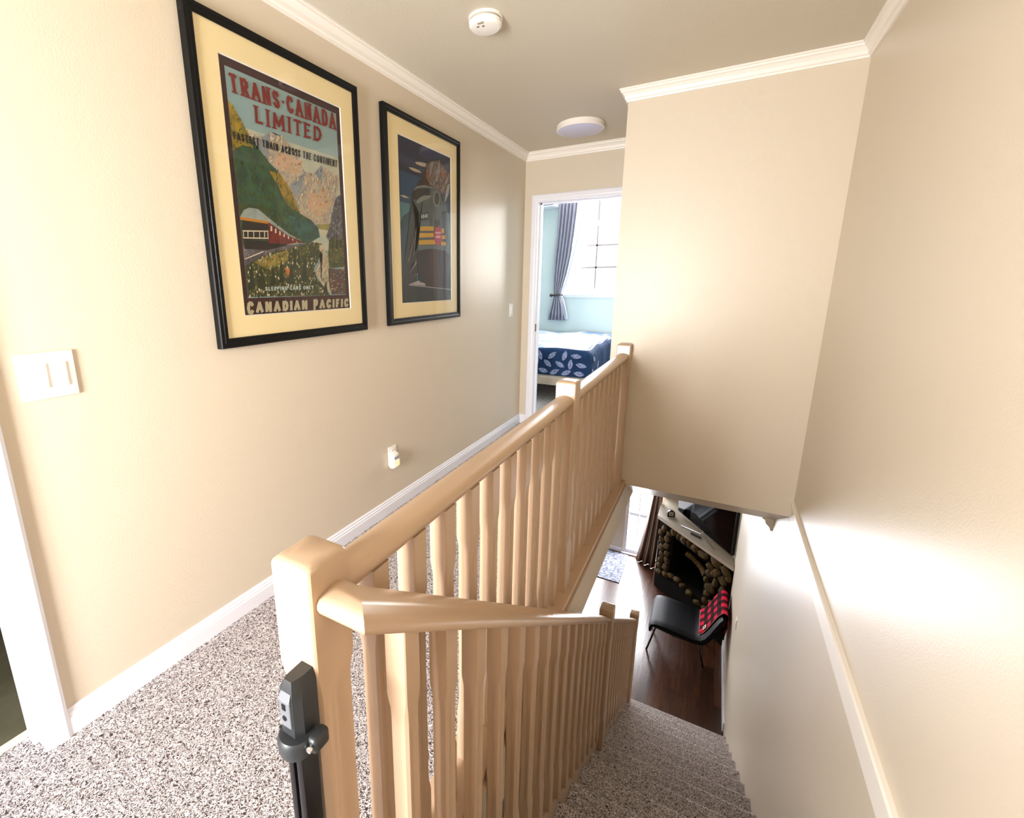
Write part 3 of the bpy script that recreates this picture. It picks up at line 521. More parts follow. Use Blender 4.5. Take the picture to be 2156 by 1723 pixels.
# level return out of the landing newel, mitred into the slope
ring0=[(1.141,ym-u,zc+w) for u,w in RS]
ring1=[(XS+.004-u*-1,ym-u,zc+w) for u,w in RS]
ring2=[(XS+u,ym-u*1.0,zc+w) for u,w in RS]
ringE=[(XS+u,yA-.040,rz(yA-.040)+w*1.0) for u,w in RS]
b.loft([ring0,ring2,ringE]); smooth(b.build('handrail',M['rail'],sr),40)
b=MB(); b.loft([[(XS+u,y,rz(y)+w) for u,w in RS] for y in (yA+.040,yBn-.040)]); smooth(b.build('handrail',M['rail'],sr),40)
y=.555
ys=[.523+.1325*i for i in range(16)]
ys=[q for q in ys if q<yA-.06]
for y in ys: baluster(1.193,y,nz(y)+.045,rz(y)-.038,sr,slope=SLP,h=.021)
n2=11
for i in range(n2):
    y=yA+.040+(yBn-yA-.09)*(i+1)/(n2+1); baluster(1.193,y,nz(y)+.045,rz(y)-.038,sr,slope=SLP,h=.021)
# baby gate hardware on the landing newel
g=empty('gate_post',(1.13,.35,0),'black baby gate post clamped upright to the front of the landing newel','gate post')
GX=1.122; GY=.352
def gbox(name,x0,x1,y0,y1,z0,z1,m,bev=.004,part=None):
    b=MB(); b.box(x0,x1,y0,y1,z0,z1,bev=bev,seg=3); o=b.build(name,m,g) if part is None else sub(b,name,m,part); return smooth(o,35)
gy0,gy1=.346,.386
b=MB()
ringf=lambda z,h,k:[(GX-h,gy0+k,z),(GX-h*.75,gy0-.0+k*.4,z),(GX+h*.55,gy0+k*.4,z),(GX+h,gy0+.012+k,z),(GX+h,gy1,z),(GX-h,gy1,z)]
b.loft([ringf(.700,.0165,0),ringf(.800,.017,0),ringf(.818,.0165,.003),ringf(.832,.011,.012)]); hd=b.build('latch_head',M['gateblack'],g); smooth(hd,25)
b=MB(); b.box(GX-.015,GX+.007,gy0-.003,gy0+.002,.757,.803,bev=.002); b.loft([[(GX-.015,gy0-.003,.803),(GX+.007,gy0-.003,.803),(GX+.007,gy0+.004,.803),(GX-.015,gy0+.004,.803)],[(GX-.010,gy0+.005,.826),(GX+.006,gy0+.005,.826),(GX+.006,gy0+.012,.826),(GX-.010,gy0+.012,.826)]])
fp=b.build('front_panel',M['gategrey'],g)
b=MB(); b.box(GX-.0085,GX-.0015,gy0-.0038,gy0-.002,.787,.797); sub(b,'square_hole',M['firebox'],fp)
b=MB(); b.tube([(GX-.005,gy0-.0038,.773),(GX-.005,gy0-.002,.773)],.0042,12); sub(b,'round_hole',M['firebox'],fp)
b=MB(); cpr=[(.030,.660),(.036,.662),(.037,.690),(.031,.700),(.029,.688)]
b.cyl(GX,.358,[(.020,.682),(.027,.682),(.028,.687),(.028,.704),(.025,.709),(.020,.709)],32); b.box(GX+.022,GX+.040,.354,.384,.686,.712,bev=.006,seg=3); b.box(GX-.038,GX-.024,.358,.384,.686,.716,bev=.005,seg=3)
cl=b.build('clamp_collar',M['gateblack'],g); smooth(cl,40)
for x in (GX+.033,GX-.032):
    b=MB(); b.tube([(x,.347,.701),(x,.354,.701)],.0045,12); sub(b,'screw',M['screw'],cl)
b=MB(); b.box(GX-.018,GX-.006,gy0+.004,gy1-.006,.03,.688,bev=.003); b.box(GX-.001,GX+.013,gy0+.004,gy1-.002,.03,.688,bev=.004); smooth(b.build('pole',M['gatetube'],g),35)
b=MB(); b.box(GX-.0065,GX-.0005,gy0+.010,gy0+.03,.03,.68); b.build('pole_channel',M['chrome'],g)
b=MB(); b.box(GX-.03,GX+.03,gy0+.004,gy1,.0,.03,bev=.004); b.build('foot',M['gateblack'],g)
for c_ in g.children:
    if c_.name.split('.')[0] in ('latch_head','front_panel'): c_.location.z-=.032
# ------------------------------------------------------------------ small fittings on the left wall
def plate(name,y0,y1,z0,z1,label,cat,x=0.,sgn=1,rockers=()):
    p=empty(name,(x,(y0+y1)/2,z0),label,cat)
    b=MB(); xa,xb=sorted((x+sgn*.0,x+sgn*.006)); b.box(xa,xb,y0,y1,z0,z1,bev=.0025,seg=3); smooth(b.build('cover_plate',M['plastic'],p))
    for (a,c) in rockers:
        zc=(z0+z1)/2; xa,xb=sorted((x+sgn*.005,x+sgn*.0095))
        b=MB(); b.box(xa,xb,a,c,zc-.034,zc+.034,bev=.0015); smooth(b.build('rocker',M['plastic'],p))
    return p
plate('light_switch',.463,.590,1.038,1.166,'double rocker light switch on the left wall near the bathroom door','light switch',rockers=((.490,.524),(.535,.569)))
plate('light_switch',3.795,3.870,1.050,1.166,'single rocker light switch on the left wall next to the bedroom doorway','light switch',rockers=((3.816,3.849),))
plate('light_switch',4.90,4.975,-2.12,-2.005,'switch plate seen edge-on on the right wall above the stairs, behind the chair','light switch',x=XR,sgn=-1,rockers=((4.92,4.955),))
plate('wall_outlet',6.12,6.20,-2.05,-1.935,'small wall plate seen edge-on at the mantel end of the right wall','wall plate',x=XR,sgn=-1,rockers=((6.14,6.18),))
ou=empty('wall_outlet',(0,2.054,.29),'white duplex power outlet low on the left wall holding the night light','power outlet')
b=MB(); b.box(0,.006,2.016,2.092,.290,.406,bev=.0025,seg=3); smooth(b.build('cover_plate',M['plastic'],ou))
b=MB(); b.box(.005,.0085,2.036,2.072,.354,.392,bev=.0015); so=b.build('socket',M['plastic'],ou)
b=MB()
for yy in (2.047,2.061): b.box(.0084,.0088,yy-.001,yy+.001,.372,.381)
b.box(.0084,.0088,2.052,2.056,.361,.365); sub(b,'socket_slots',M['detgrey'],so)
nl=empty('night_light',(.02,2.040,.275),'small white plug-in night light with pale yellow lens in the low outlet','night light')
b=MB()
def rr(z,x0,x1,y0,y1): return [(x0,y0,z),(x1-.006,y0,z),(x1,y0+.008,z),(x1,y1-.008,z),(x1-.006,y1,z),(x0,y1,z)]
b.loft([rr(.276,.012,.030,2.022,2.064),rr(.284,.0095,.040,2.014,2.072),rr(.335,.0095,.044,2.012,2.074),rr(.362,.0095,.040,2.013,2.073),rr(.376,.0095,.020,2.020,2.066)]); smooth(b.build('body',M['plastic'],nl),40)
b=MB(); b.box(.041,.0455,2.019,2.067,.292,.330,bev=.004,seg=3); b.build('lens',M['spring'],nl)
b=MB(); b.box(.040,.0445,2.021,2.065,.334,.352,bev=.003); b.build('sensor',M['plastic_grey'],nl)
# ------------------------------------------------------------------ ceiling fittings
sd=empty('smoke_detector',(.607,2.02,H),'round white smoke detector on the ceiling above the landing','smoke detector')
b=MB(); b.cyl(.607,2.02,[(.072,H),(.072,H-.008),(.066,H-.009),(.066,H-.016),(.070,H-.018),(.069,H-.030),(.060,H-.040),(.050,H-.043),(.001,H-.043)]); smooth(b.build('housing',M['plastic'],sd),30)
b=MB(); b.cyl(.607,2.02,[(.0662,H-.0092),(.0664,H-.0125),(.0662,H-.0158)]); b.build('vent_band',M['detpanel'],sd)
for x,y in ((.590,1.985),(.612,1.990)):
    b=MB(); b.box(x-.005,x+.005,y-.003,y+.003,H-.0445,H-.042); b.build('slot',M['detgrey'],sd)
b=MB(); b.box(.598,.624,1.958,1.972,H-.044,H-.040,bev=.001); b.build('test_button',M['detpanel'],sd)
cl_=empty('ceiling_light',(.606,3.575,H),'flush round ceiling light near the bedroom doorway, switched off','ceiling light')
b=MB(); b.cyl(.606,3.575,[(.160,H),(.160,H-.003),(.165,H-.004),(.165,H-.034),(.160,H-.040),(.155,H-.040)],64); smooth(b.build('rim',M['cream_trim'],cl_),30)
b=MB(); b.cyl(.606,3.575,[(.1555,H-.0395),(.15,H-.042),(.001,H-.043)],64); smooth(b.build('diffuser',M['lens'],cl_),60)
# ------------------------------------------------------------------ framed posters
PC={}
def pc(n,c,c2=None,sc=40):
    c=tuple(v*.80 for v in c); c2=tuple(v*.75 for v in c2) if c2 else None
    PC[n]=mat('print_'+n,c,.6,.2,noise=(sc,.18,c2) if c2 else None)
pc('border',(.055,.012,.014),(.035,.01,.012)); pc('sky',(.27,.42,.44),(.33,.46,.44),8); pc('skylow',(.62,.60,.42),(.45,.52,.45),9)
pc('cream',(.62,.50,.33),(.42,.38,.33),28); pc('bluesh',(.25,.31,.36),(.36,.38,.37),30); pc('peach',(.66,.40,.24),(.58,.47,.31),25)
pc('hill',(.40,.30,.07),(.22,.25,.1)); pc('lake',(.55,.55,.38)); pc('green',(.045,.13,.05),(.02,.06,.035),26); pc('yellow',(.50,.33,.015),(.13,.13,.02),24)
pc('dkgreen',(.015,.06,.02),(.06,.08,.02),22); pc('teal',(.035,.14,.12),(.02,.07,.06),24); pc('cliff',(.13,.13,.15),(.06,.06,.07),26)
pc('rail',(.18,.16,.17),(.08,.07,.08),30); pc('forest',(.03,.05,.015),(.09,.09,.03),40); pc('yelgrn',(.42,.34,.07),(.13,.14,.03),26); pc('olive',(.10,.12,.02),(.04,.06,.02),30)
pc('orange',(.75,.19,.02),(.4,.16,.02),40); pc('river',(.68,.56,.34),(.45,.40,.28),28); pc('brown',(.13,.06,.04),(.06,.07,.07),30); pc('tree',(.010,.022,.010),(.03,.045,.012),50)
pc('dark',(.012,.010,.010)); pc('red',(.20,.015,.010),(.12,.01,.01)); pc('roof',(.36,.42,.38),(.25,.3,.28)); pc('ochre',(.55,.22,.02)); pc('creamlt',(.72,.62,.45))
pc('tred',(.22,.010,.008)); pc('tblack',(.006,.009,.014)); pc('twhite',(.55,.68,.62)); pc('tcream',(.50,.44,.28))
pc('p2sky',(.012,.015,.05),(.02,.024,.06),6); pc('p2mid',(.015,.07,.14),(.02,.05,.12),8); pc('p2low',(.08,.22,.25),(.06,.16,.2),8); pc('cloud',(.50,.41,.28)); pc('mtdark',(.03,.012,.010)); pc('mt',(.22,.15,.11),(.05,.035,.03),34)
pc('mtlight',(.45,.38,.32),(.2,.15,.12),40); pc('mtorange',(.42,.12,.03),(.2,.08,.04),36); pc('snow',(.42,.38,.38)); pc('hilldk',(.01,.05,.06)); pc('hillblue',(.03,.07,.12),(.02,.05,.1))
pc('locodark',(.028,.028,.022),(.02,.022,.018)); pc('loco',(.085,.11,.10),(.06,.08,.075),12); pc('locohi',(.22,.24,.20)); pc('window',(.05,.03,.008),(.01,.008,.006),50); pc('grey',(.10,.14,.15))
pc('yel',(.66,.36,.005)); pc('shield',(.45,.02,.035)); pc('shieldlt',(.7,.35,.35)); pc('maroon',(.028,.012,.010),(.02,.01,.01)); pc('maroonlt',(.05,.014,.010)); pc('greendk',(.012,.028,.024),(.02,.02,.015)); pc('plough',(.18,.15,.13))

GL={'A':(.86,[[(0,0),(.5,1),(1,0)],[(.2,.33),(.8,.33)]]),'C':(.8,[[(.92,.80),(.74,.97),(.46,1),(.17,.86),(.02,.5),(.17,.14),(.46,0),(.74,.03),(.92,.20)]]),
'D':(.82,[[(.1,0),(.1,1),(.5,1),(.84,.84),(.97,.5),(.84,.16),(.5,0),(.1,0)]]),'E':(.7,[[(.1,0),(.1,1)],[(.1,1),(.92,1)],[(.1,.52),(.7,.52)],[(.1,0),(.95,0)]]),
'F':(.68,[[(.1,0),(.1,1)],[(.1,1),(.92,1)],[(.1,.52),(.7,.52)]]),'G':(.84,[[(.93,.78),(.75,.96),(.45,1),(.15,.85),(.02,.5),(.15,.15),(.45,0),(.8,.08),(.92,.2),(.92,.45),(.6,.45)]]),
'H':(.82,[[(.1,0),(.1,1)],[(.9,0),(.9,1)],[(.1,.5),(.9,.5)]]),'I':(.34,[[(.5,0),(.5,1)]]),'L':(.68,[[(.1,1),(.1,0),(.95,0)]]),
'M':(1.05,[[(.06,0),(.12,1),(.5,.2),(.88,1),(.94,0)]]),'N':(.84,[[(.08,0),(.08,1),(.92,0),(.92,1)]]),'O':(.86,[[(.5,0),(.16,.14),(.02,.5),(.16,.86),(.5,1),(.84,.86),(.98,.5),(.84,.14),(.5,0)]]),
'P':(.74,[[(.1,0),(.1,1),(.65,1),(.92,.86),(.92,.62),(.65,.48),(.1,.48)]]),'R':(.8,[[(.1,0),(.1,1),(.62,1),(.9,.86),(.9,.64),(.62,.5),(.1,.5)],[(.5,.5),(.95,0)]]),
'S':(.72,[[(.92,.8),(.7,.97),(.35,1),(.1,.84),(.14,.62),(.5,.5),(.86,.38),(.92,.16),(.65,0),(.3,.02),(.06,.2)]]),'T':(.76,[[(0,1),(1,1)],[(.5,0),(.5,1)]]),
'Y':(.8,[[(0,1),(.5,.5),(1,1)],[(.5,.5),(.5,0)]]),'-':(.36,[[(.15,.5),(.85,.5)]]),' ':(.42,[]),
'4':(.78,[[(.7,0),(.7,1),(.05,.3),(.98,.3)]]),'0':(.74,[[(.5,0),(.14,.2),(.08,.5),(.14,.8),(.5,1),(.86,.8),(.92,.5),(.86,.2),(.5,0)]])}
def text_quads(s,q,pw,ph,wt,serif=False,caps=False):
    """letters as stroke quads, mapped into the quad q=(tl,bl,br,tr) given in poster uv; returns list of uv quads"""
    gap=.16; tot=sum(GL[c][0]+gap for c in s)-gap
    tl,bl,br,tr=[Vector(p) for p in q]
    Wm=((br-bl).x+(tr-tl).x)/2*pw; Hm=((tl-bl).y+(tr-br).y)/2*ph
    def mp(X,Y):
        a,b_=X/Wm,Y/Hm; lo=bl.lerp(br,a); hi=tl.lerp(tr,a); p=lo.lerp(hi,b_); return (p.x,p.y)
    out=[]; x=0
    for i,c in enumerate(s):
        w,st=GL[c]; cwid=w/tot*Wm; x0=x/tot*Wm; big=caps and (i==0 or s[i-1]==' ')
        t=wt*Hm
        def P(p):
            y=p[1]*(Hm-t)+t/2
            if big: y=y*1.22-.14*Hm
            return Vector((x0+t/2+p[0]*(cwid-t),y))
        for pl in st:
            pts=[P(p) for p in pl]
            for a,b_ in zip(pts,pts[1:]):
                d=(b_-a).normalized(); tt=t*(1.0 if abs(d.y)>.5 else .72); n=Vector((-d.y,d.x))*tt/2; e=d*t*.30
                out.append([mp(*(a-e+n)),mp(*(a-e-n)),mp(*(b_+e-n)),mp(*(b_+e+n))])
            if serif:
                for p,nb in ((pl[0],pl[1]),(pl[-1],pl[-2])):
                    if p[1] in (0,1) and abs(nb[0]-p[0])<.55 and abs(nb[1]-p[1])>.3:
                        v=P(p); h=t*.95; yy=v.y-t*.5 if p[1]==0 else v.y+t*.5-t*.36
                        out.append([mp(v.x-h,yy+t*.36),mp(v.x-h,yy),mp(v.x+h,yy),mp(v.x+h,yy+t*.36)])
        x+=w+gap
    return out
def picture(name,out,inn,pr,label,layers,texts,base,frame_u,dabs={}):
    """out/inn/pr = (y0,y1,z0,z1) of the frame, mount window edge and print"""
    e=empty(name,(0,(out[0]+out[1])/2,out[2]),label,'framed poster','framed posters on the left wall')
    b=MB(); prof=[(0,0),(.026,0),(.030,.004),(.030,.012),(.026,.018),(.026,.030),(.022,None),(.012,None),(0,None)]
    y0,y1,z0,z1=out; iy0,iy1,iz0,iz1=inn
    wy=(iy0-y0); 
    def ring(f,x): # f 0..1 from outer to inner
        return [(x,y0+(iy0-y0)*f,z0+(iz0-z0)*f),(x,y1+(iy1-y1)*f,z0+(iz0-z0)*f),(x,y1+(iy1-y1)*f,z1+(iz1-z1)*f),(x,y0+(iy0-y0)*f,z1+(iz1-z1)*f)]
    rr_=[ring(0,.001),ring(0,.025),ring(.10,.029),(ring(.45,.029)),ring(.6,.026),ring(.9,.026),ring(1,.023),ring(1,.001)]
    b.loft(rr_,closed=True,caps=False); b.build('frame',M['black'],e)
    b=MB(); X=.0175; p=pr
    for q in (((iy0,iz0),(iy1,iz0),(p[1],p[2]),(p[0],p[2])),((iy1,iz0),(iy1,iz1),(p[1],p[3]),(p[1],p[2])),((iy1,iz1),(iy0,iz1),(p[0],p[3]),(p[1],p[3])),((iy0,iz1),(iy0,iz0),(p[0],p[2]),(p[0],p[3]))):
        b.quad([(X,y,z) for y,z in q])
    k=.0035
    I=[(p[0],p[2]),(p[1],p[2]),(p[1],p[3]),(p[0],p[3])]; J=[(p[0]+k,p[2]+k),(p[1]-k,p[2]+k),(p[1]-k,p[3]-k),(p[0]+k,p[3]-k)]
    for i in range(4):
        j=(i+1)%4; b.quad([(X,*I[i]),(X,*I[j]),(X-.004,*J[j]),(X-.004,*J[i])],1)
    b.build('mount_board',[M['mat'],M['bevelw']],e)
    # print: stacked flat colour shapes
    names=[]
    def mi(n):
        if n not in names: names.append(n)
        return names.index(n)
    b=MB(); x=.0105; pw,ph=pr[1]-pr[0],pr[3]-pr[2]
    def W(p,x): return (x,pr[0]+min(max(p[0],0),1)*pw,pr[2]+min(max(p[1],0),1)*ph)
    for n,pl in base: b.quad([W(q,x) for q in pl],mi(n)); x+=.00006
    for n,pl in layers:
        u0,v0,u1,v1=frame_u
        pl2=[(min(max(q[0],u0),u1),min(max(q[1],v0),v1)) for q in pl]
        P=[W(q,x) for q in pl2]
        Q=[P[0]]
        for q in P[1:]:
            if (Vector(q)-Vector(Q[-1])).length>1e-5: Q.append(q)
        if len(Q)>2: b.quad(Q,mi(n)); x+=.00006
    # brush dabs scattered inside the painted areas
    rd=random.Random(5)
    def inside(pt,pl):
        c=False; j=len(pl)-1
        for i in range(len(pl)):
            (xi,yi),(xj,yj)=pl[i],pl[j]
            if (yi>pt[1])!=(yj>pt[1]) and pt[0]<(xj-xi)*(pt[1]-yi)/(yj-yi+1e-9)+xi: c=not c
            j=i
        return c
    allp=[(n_,[(min(max(q[0],frame_u[0]),frame_u[2]),min(max(q[1],frame_u[1]),frame_u[3])) for q in pl]) for n_,pl in layers]
    for idx,(n_,pl) in enumerate(allp):
        if n_ not in dabs: continue
        cols,cnt,L0,asp,ang=dabs[n_]; us=[q[0] for q in pl]; vs=[q[1] for q in pl]
        area_=(max(us)-min(us))*(max(vs)-min(vs)); k_=0
        while k_<cnt*area_*10:
            k_+=1
            c=(rd.uniform(min(us),max(us)),rd.uniform(min(vs),max(vs)))
            if not inside(c,pl) or any(inside(c,q) for _,q in allp[idx+1:]): continue
            L=L0*rd.uniform(.5,1.3); a=ang+rd.uniform(-.5,.5); w_=L*asp
            dx,dy=math.cos(a)*L,math.sin(a)*L*.66; ex,ey=-math.sin(a)*w_,math.cos(a)*w_*.66
            P=[(c[0]-dx,c[1]-dy),(c[0]+ex,c[1]+ey),(c[0]+dx,c[1]+dy),(c[0]-ex,c[1]-ey)]
            P=[(min(max(q[0],frame_u[0]),frame_u[2]),min(max(q[1],frame_u[1]),frame_u[3])) for q in P]
            if all(abs(P[i_][0]-P[i_-1][0])+abs(P[i_][1]-P[i_-1][1])>1e-4 for i_ in range(4)):
                b.quad([W(q,x+.00001*(k_%7)) for q in P],mi(rd.choice(cols)))
    x+=.00015
    for s,tl,bl,br,tr,st,wt,serif,caps in texts:
        for q in text_quads(s,(tl,bl,br,tr),pw,ph,wt,serif,caps): b.quad([W(p,x) for p in q],mi('t'+st)); x+=.000003
        x+=.00006
    bmesh.ops.triangulate(b.bm,faces=[f for f in b.bm.faces if len(f.verts)>4],ngon_method='EAR_CLIP')
    for f in b.bm.faces:
        f.normal_update()
        if f.normal.x<0: f.normal_flip()
    b.build('print',[PC[n] for n in names],e,fix=False)
    b=MB(); b.quad([(.0195,iy0-.004,iz0-.004),(.0195,iy1+.004,iz0-.004),(.0195,iy1+.004,iz1+.004),(.0195,iy0-.004,iz1+.004)]); b.build('glass',M['picglass'],e,fix=False)
    return e
DABS1={'green':(['dkgreen','teal','olive','green'],260,.016,.35,1.3),'dkgreen':(['green','teal'],150,.012,.4,1.2),'teal':(['dkgreen','green'],200,.012,.4,1.3),'yellow':(['ochre','olive','yellow','hill'],500,.012,.35,1.2),
'cream':(['peach','creamlt','bluesh','lake'],330,.016,.35,1.1),'bluesh':(['cream','bluesh','cliff'],300,.012,.3,1.2),'peach':(['cream','creamlt','ochre'],260,.012,.35,1.0),
'cliff':(['dark','bluesh','roof','cliff'],300,.014,.3,1.4),'rail':(['roof','cliff','dark'],300,.009,.35,.3),'forest':(['tree','tree','dkgreen','yelgrn','olive','creamlt'],900,.011,.5,1.5),'yelgrn':(['yellow','olive','orange','forest','lake'],700,.009,.5,1.3),
'olive':(['tree','forest','yelgrn','brown'],700,.010,.4,1.5),'river':(['creamlt','peach','lake','cliff'],420,.012,.25,.9),'brown':(['cliff','dark','peach','red'],600,.010,.3,.2)}
DABS2={'mt':(['mtlight','mtdark','snow','mtorange','mt'],600,.020,.16,1.35),'mtlight':(['mt','snow','mtdark'],300,.016,.16,1.35),'maroon':(['locodark','maroonlt'],80,.02,.3,1.5),'loco':(['loco','grey'],60,.02,.3,1.4)}
T1=[]
for (s,tl,bl,br,tr,c),(wt,se,ca) in zip(TXT1,((.20,True,False),(.20,True,False),(.20,False,False),(.24,False,False),(.30,False,True))):
    T1.append((s,tl,bl,br,tr,c,wt,se,ca))
R1=lambda u0,v0,u1,v1:[(u0,v0),(u1,v0),(u1,v1),(u0,v1)]
picture('framed_poster',(1.033,1.857,1.111,2.237),(1.069,1.826,1.147,2.205),(1.151,1.747,1.225,2.121),
 'large black-framed travel poster with red lettering, mountains and a train, nearest on the left wall',ART1,T1,
 [('border',R1(0,0,1,1)),('sky',R1(.042,.075,.96,.965)),('skylow',R1(.042,.30,.96,.76))],(.042,.075,.96,.965),DABS1)
T2=[(s,tl,bl,br,tr,'white',.2,False,False) for s,tl,bl,br,tr,c in TXT2]
picture('framed_poster',(2.050,2.855,1.114,2.238),(2.086,2.822,1.150,2.204),(2.180,2.750,1.231,2.124),
 'black-framed poster of a grey locomotive under dark blue sky, farther along the left wall',ART2,T2,
 [('p2sky',R1(0,0,1,1)),('p2mid',R1(0,.4,1,.80)),('p2low',R1(0,.1,.4,.62))],(0,0,1,1),DABS2)
# ------------------------------------------------------------------ living room below
LX0=-2.9; LY=7.5
b=MB(); b.box(LX0,XR,-2.1,LY,F-.06,F); struct(b,'floor_lower',M['wood'])
b=MB()
DZ=F+2.06
b.box(1.16,XR,LY,LY+T,F,SL+.01); b.box(.40,.615,LY,LY+T,F,SL+.01); b.box(LX0,-1.60,LY,LY+T,F,SL+.01); b.box(-1.60,.40,LY,LY+T,DZ,SL+.01); b.box(.615,1.16,LY,LY+T,DZ,SL+.01)
struct(b,'wall_lower_end',M['wall'])
b=MB(); b.box(LX0-.1,LX0,-2.1,LY+T,F-.05,SL+.01); struct(b,'wall_lower_left',M['wall'])
b=MB(); b.box(LX0,XR,-2.2,-2.1,F-.05,SL+.01); struct(b,'wall_lower_back',M['wall'])
def patio(name,x0,x1,bars,z0=F+.0,st=.05):
    b=MB(); y0,y1=LY+.03,LY+.08
    b.box(x0,x0+st,y0,y1,z0,DZ); b.box(x1-st,x1,y0,y1,z0,DZ); b.box(x0+st,x1-st,y0,y1,z0,z0+.075); b.box(x0+st,x1-st,y0,y1,DZ-.06,DZ)
    for x in bars: b.box(x-.006,x+.006,y0+.015,y1-.015,z0+.075,DZ-.06)
    o=struct(b,name,M['white'])
    g=MB(); g.quad([(x0+st,LY+.055,z0+.075),(x1-st,LY+.055,z0+.075),(x1-st,LY+.055,DZ-.06),(x0+st,LY+.055,DZ-.06)]); g.build('pane',M['glass'],o,fix=False)
    return o
patio('door_3',.615,1.16,[.822]); patio('window_3',-1.60,.40,[-.6],st=.06)
b=MB(); b.box(.38,.60,LY-.014,LY,F,F+.09,bev=.004); b.box(.595,1.16,LY-.03,LY+.03,F,F+.02,bev=.004); struct(b,'baseboard_lower_end',M['white'])
b=MB(); b.box(XR-.015,XR,4.65,5.93,F,F+.11,bev=.003); struct(b,'baseboard_lower_right',M['white'])
# crown moulding of the lower ceiling where it meets the stair opening
low=[(0,SL),(0,SL-.095),(.012,SL-.095),(.02,SL-.07),(.045,SL-.045),(.052,SL-.02),(.07,SL-.012),(.07,SL)]
b=MB(); sweep(b,[(XR,3.70),(XR,5.0),(XR,LY-.001)],low,side=-1*-1 if False else -1); struct(b,'trim_lower_right',M['wall'])
# outside
b=MB(); b.box(-7,8,LY+.2,9.6,F-.12,F-.06); b.box(-7,8,9.6,22,F-.30,F-.12,mi=1); struct(b,'ground_outside',[M['deck'],M['siding']])
rl=empty('patio_rail',(.9,8.3,F-.06),'thin grey metal rail out on the patio beyond the glass door','rail')
b=MB(); b.box(.5,1.6,8.28,8.31,F+.33,F+.36); b.build('top_rail',M['iron'],rl)
for x in (.55,1.05,1.55):
    b=MB(); b.box(x-.01,x+.01,8.285,8.305,F-.06,F+.33); b.build('post',M['iron'],rl)
# door mat
b=MB(); b.box(-.12,.722,6.61,7.445,F,F+.012,bev=.004); o=b.build('door_mat',M['rug'],None); o['label']='speckled grey door mat on the bright floor before the glass door'; o['category']='door mat'
# taupe curtain
lc=empty('curtain',(1.02,7.35,F),'taupe floor-length curtain hanging between the glass door and the fireplace','curtain')
b=MB(); R=[]
n=60
for z,x0,x1,a in ((-.95,1.085,1.165,.04),(-1.5,1.05,1.165,.05),(-1.97,1.0,1.162,.055),(-2.4,.955,1.16,.06),(-2.8,.90,1.155,.07),(F+.004,.84,1.145,.08)):
    R.append([(x0+(x1-x0)*i/n,7.44-.13*(i/n)-a*(.5-.5*math.cos(2*PI*3*i/n)),z) for i in range(n+1)])
V=[[b.bm.verts.new(p) for p in r] for r in R]
for j in range(len(V)-1):
    for i in range(n):
        f=b.bm.faces.new((V[j][i],V[j][i+1],V[j+1][i+1],V[j+1][i])); f.smooth=True; f.material_index=1 if (i%20) in (0,1) else 0
o=b.build('curtain_panel',[M['taupe'],M['taupelin']],lc,fix=False); solid(o,.005)
b=MB(); b.tube([(-1.7,7.36,-.93),(1.19,7.36,-.93)],.012); o=b.build('curtain_rod',M['darkwood'],None); o['label']='dark rod high over the glass doors holding the taupe curtain'; o['category']='curtain rod'
# fireplace across the corner
fp_=empty('fireplace',(1.7,6.9,F),'corner fireplace faced with brown river stones under a painted mantel shelf','fireplace')
def prism_xy(mb,pts,z0,z1,mi=0,bev=0):
    a=[mb.bm.verts.new((x,y,z0)) for x,y in pts]; c=[mb.bm.verts.new((x,y,z1)) for x,y in pts]; n=len(pts)
    fs=[mb.bm.faces.new(a[::-1]),mb.bm.faces.new(c)]+[mb.bm.faces.new((a[i],a[(i+1)%n],c[(i+1)%n],c[i])) for i in range(n)]
    for f in fs: f.material_index=mi
    if bev: bmesh.ops.bevel(mb.bm,geom=list({e for f in fs for e in f.edges}),offset=bev,segments=2,affect='EDGES')
FA=Vector((2.090,5.935)); FB=Vector((1.185,6.840)); fd=(FB-FA).normalized(); fn=Vector((-fd.y,fd.x)); 
if fn.x>0: fn=-fn      # points to the room (-x,-y)
FL=(FB-FA).length
def fpt(s,h,d=0): p=FA+fd*s+fn*d; return (p.x,p.y,F+h)
op0,op1,oh0,oh1=.40,1.00,.38,.955
b=MB()
def fprism(s0,s1,h0,h1,d0,d1): 
    P=[fpt(s,h,d) for h in (h0,h1) for s,d in ((s0,d0),(s1,d0),(s1,d1),(s0,d1))]
    v=[b.bm.verts.new(p) for p in P]
    for q in ((3,2,1,0),(4,5,6,7),(0,1,5,4),(1,2,6,5),(2,3,7,6),(3,0,4,7)): b.bm.faces.new([v[i] for i in q])
fprism(0.0,op0,0.0,1.095,-.10,-.004); fprism(op1,FL,0.0,1.095,-.10,-.004); fprism(op0,op1,oh1,1.095,-.10,-.004); fprism(op0,op1,0,oh0,-.10,-.004)
prism_xy(b,[(1.185,6.85),(1.25,6.915),(1.25,7.485),(1.185,7.485)],F,F+1.095)
b.build('surround',M['mortar'],fp_)
b=MB(); fprism(op0+.0,op1-.0,oh0,oh1,-.42,-.40); fprism(op0,op0+.01,oh0,oh1,-.40,-.10); fprism(op1-.01,op1,oh0,oh1,-.40,-.10); fprism(op0,op1,oh0,oh0+.01,-.40,-.10); fprism(op0,op1,oh1-.01,oh1,-.40,-.10)
b.build('firebox',M['firebox'],fp_)
b=MB(); 
b.tube([fpt(.50,.66,-.13),fpt(.62,.70,-.16),fpt(.76,.735,-.16),fpt(.86,.77,-.13)],.04,10,radii=[.045,.036,.033,.045]); smooth(b.build('log',M['log'],fp_),60)
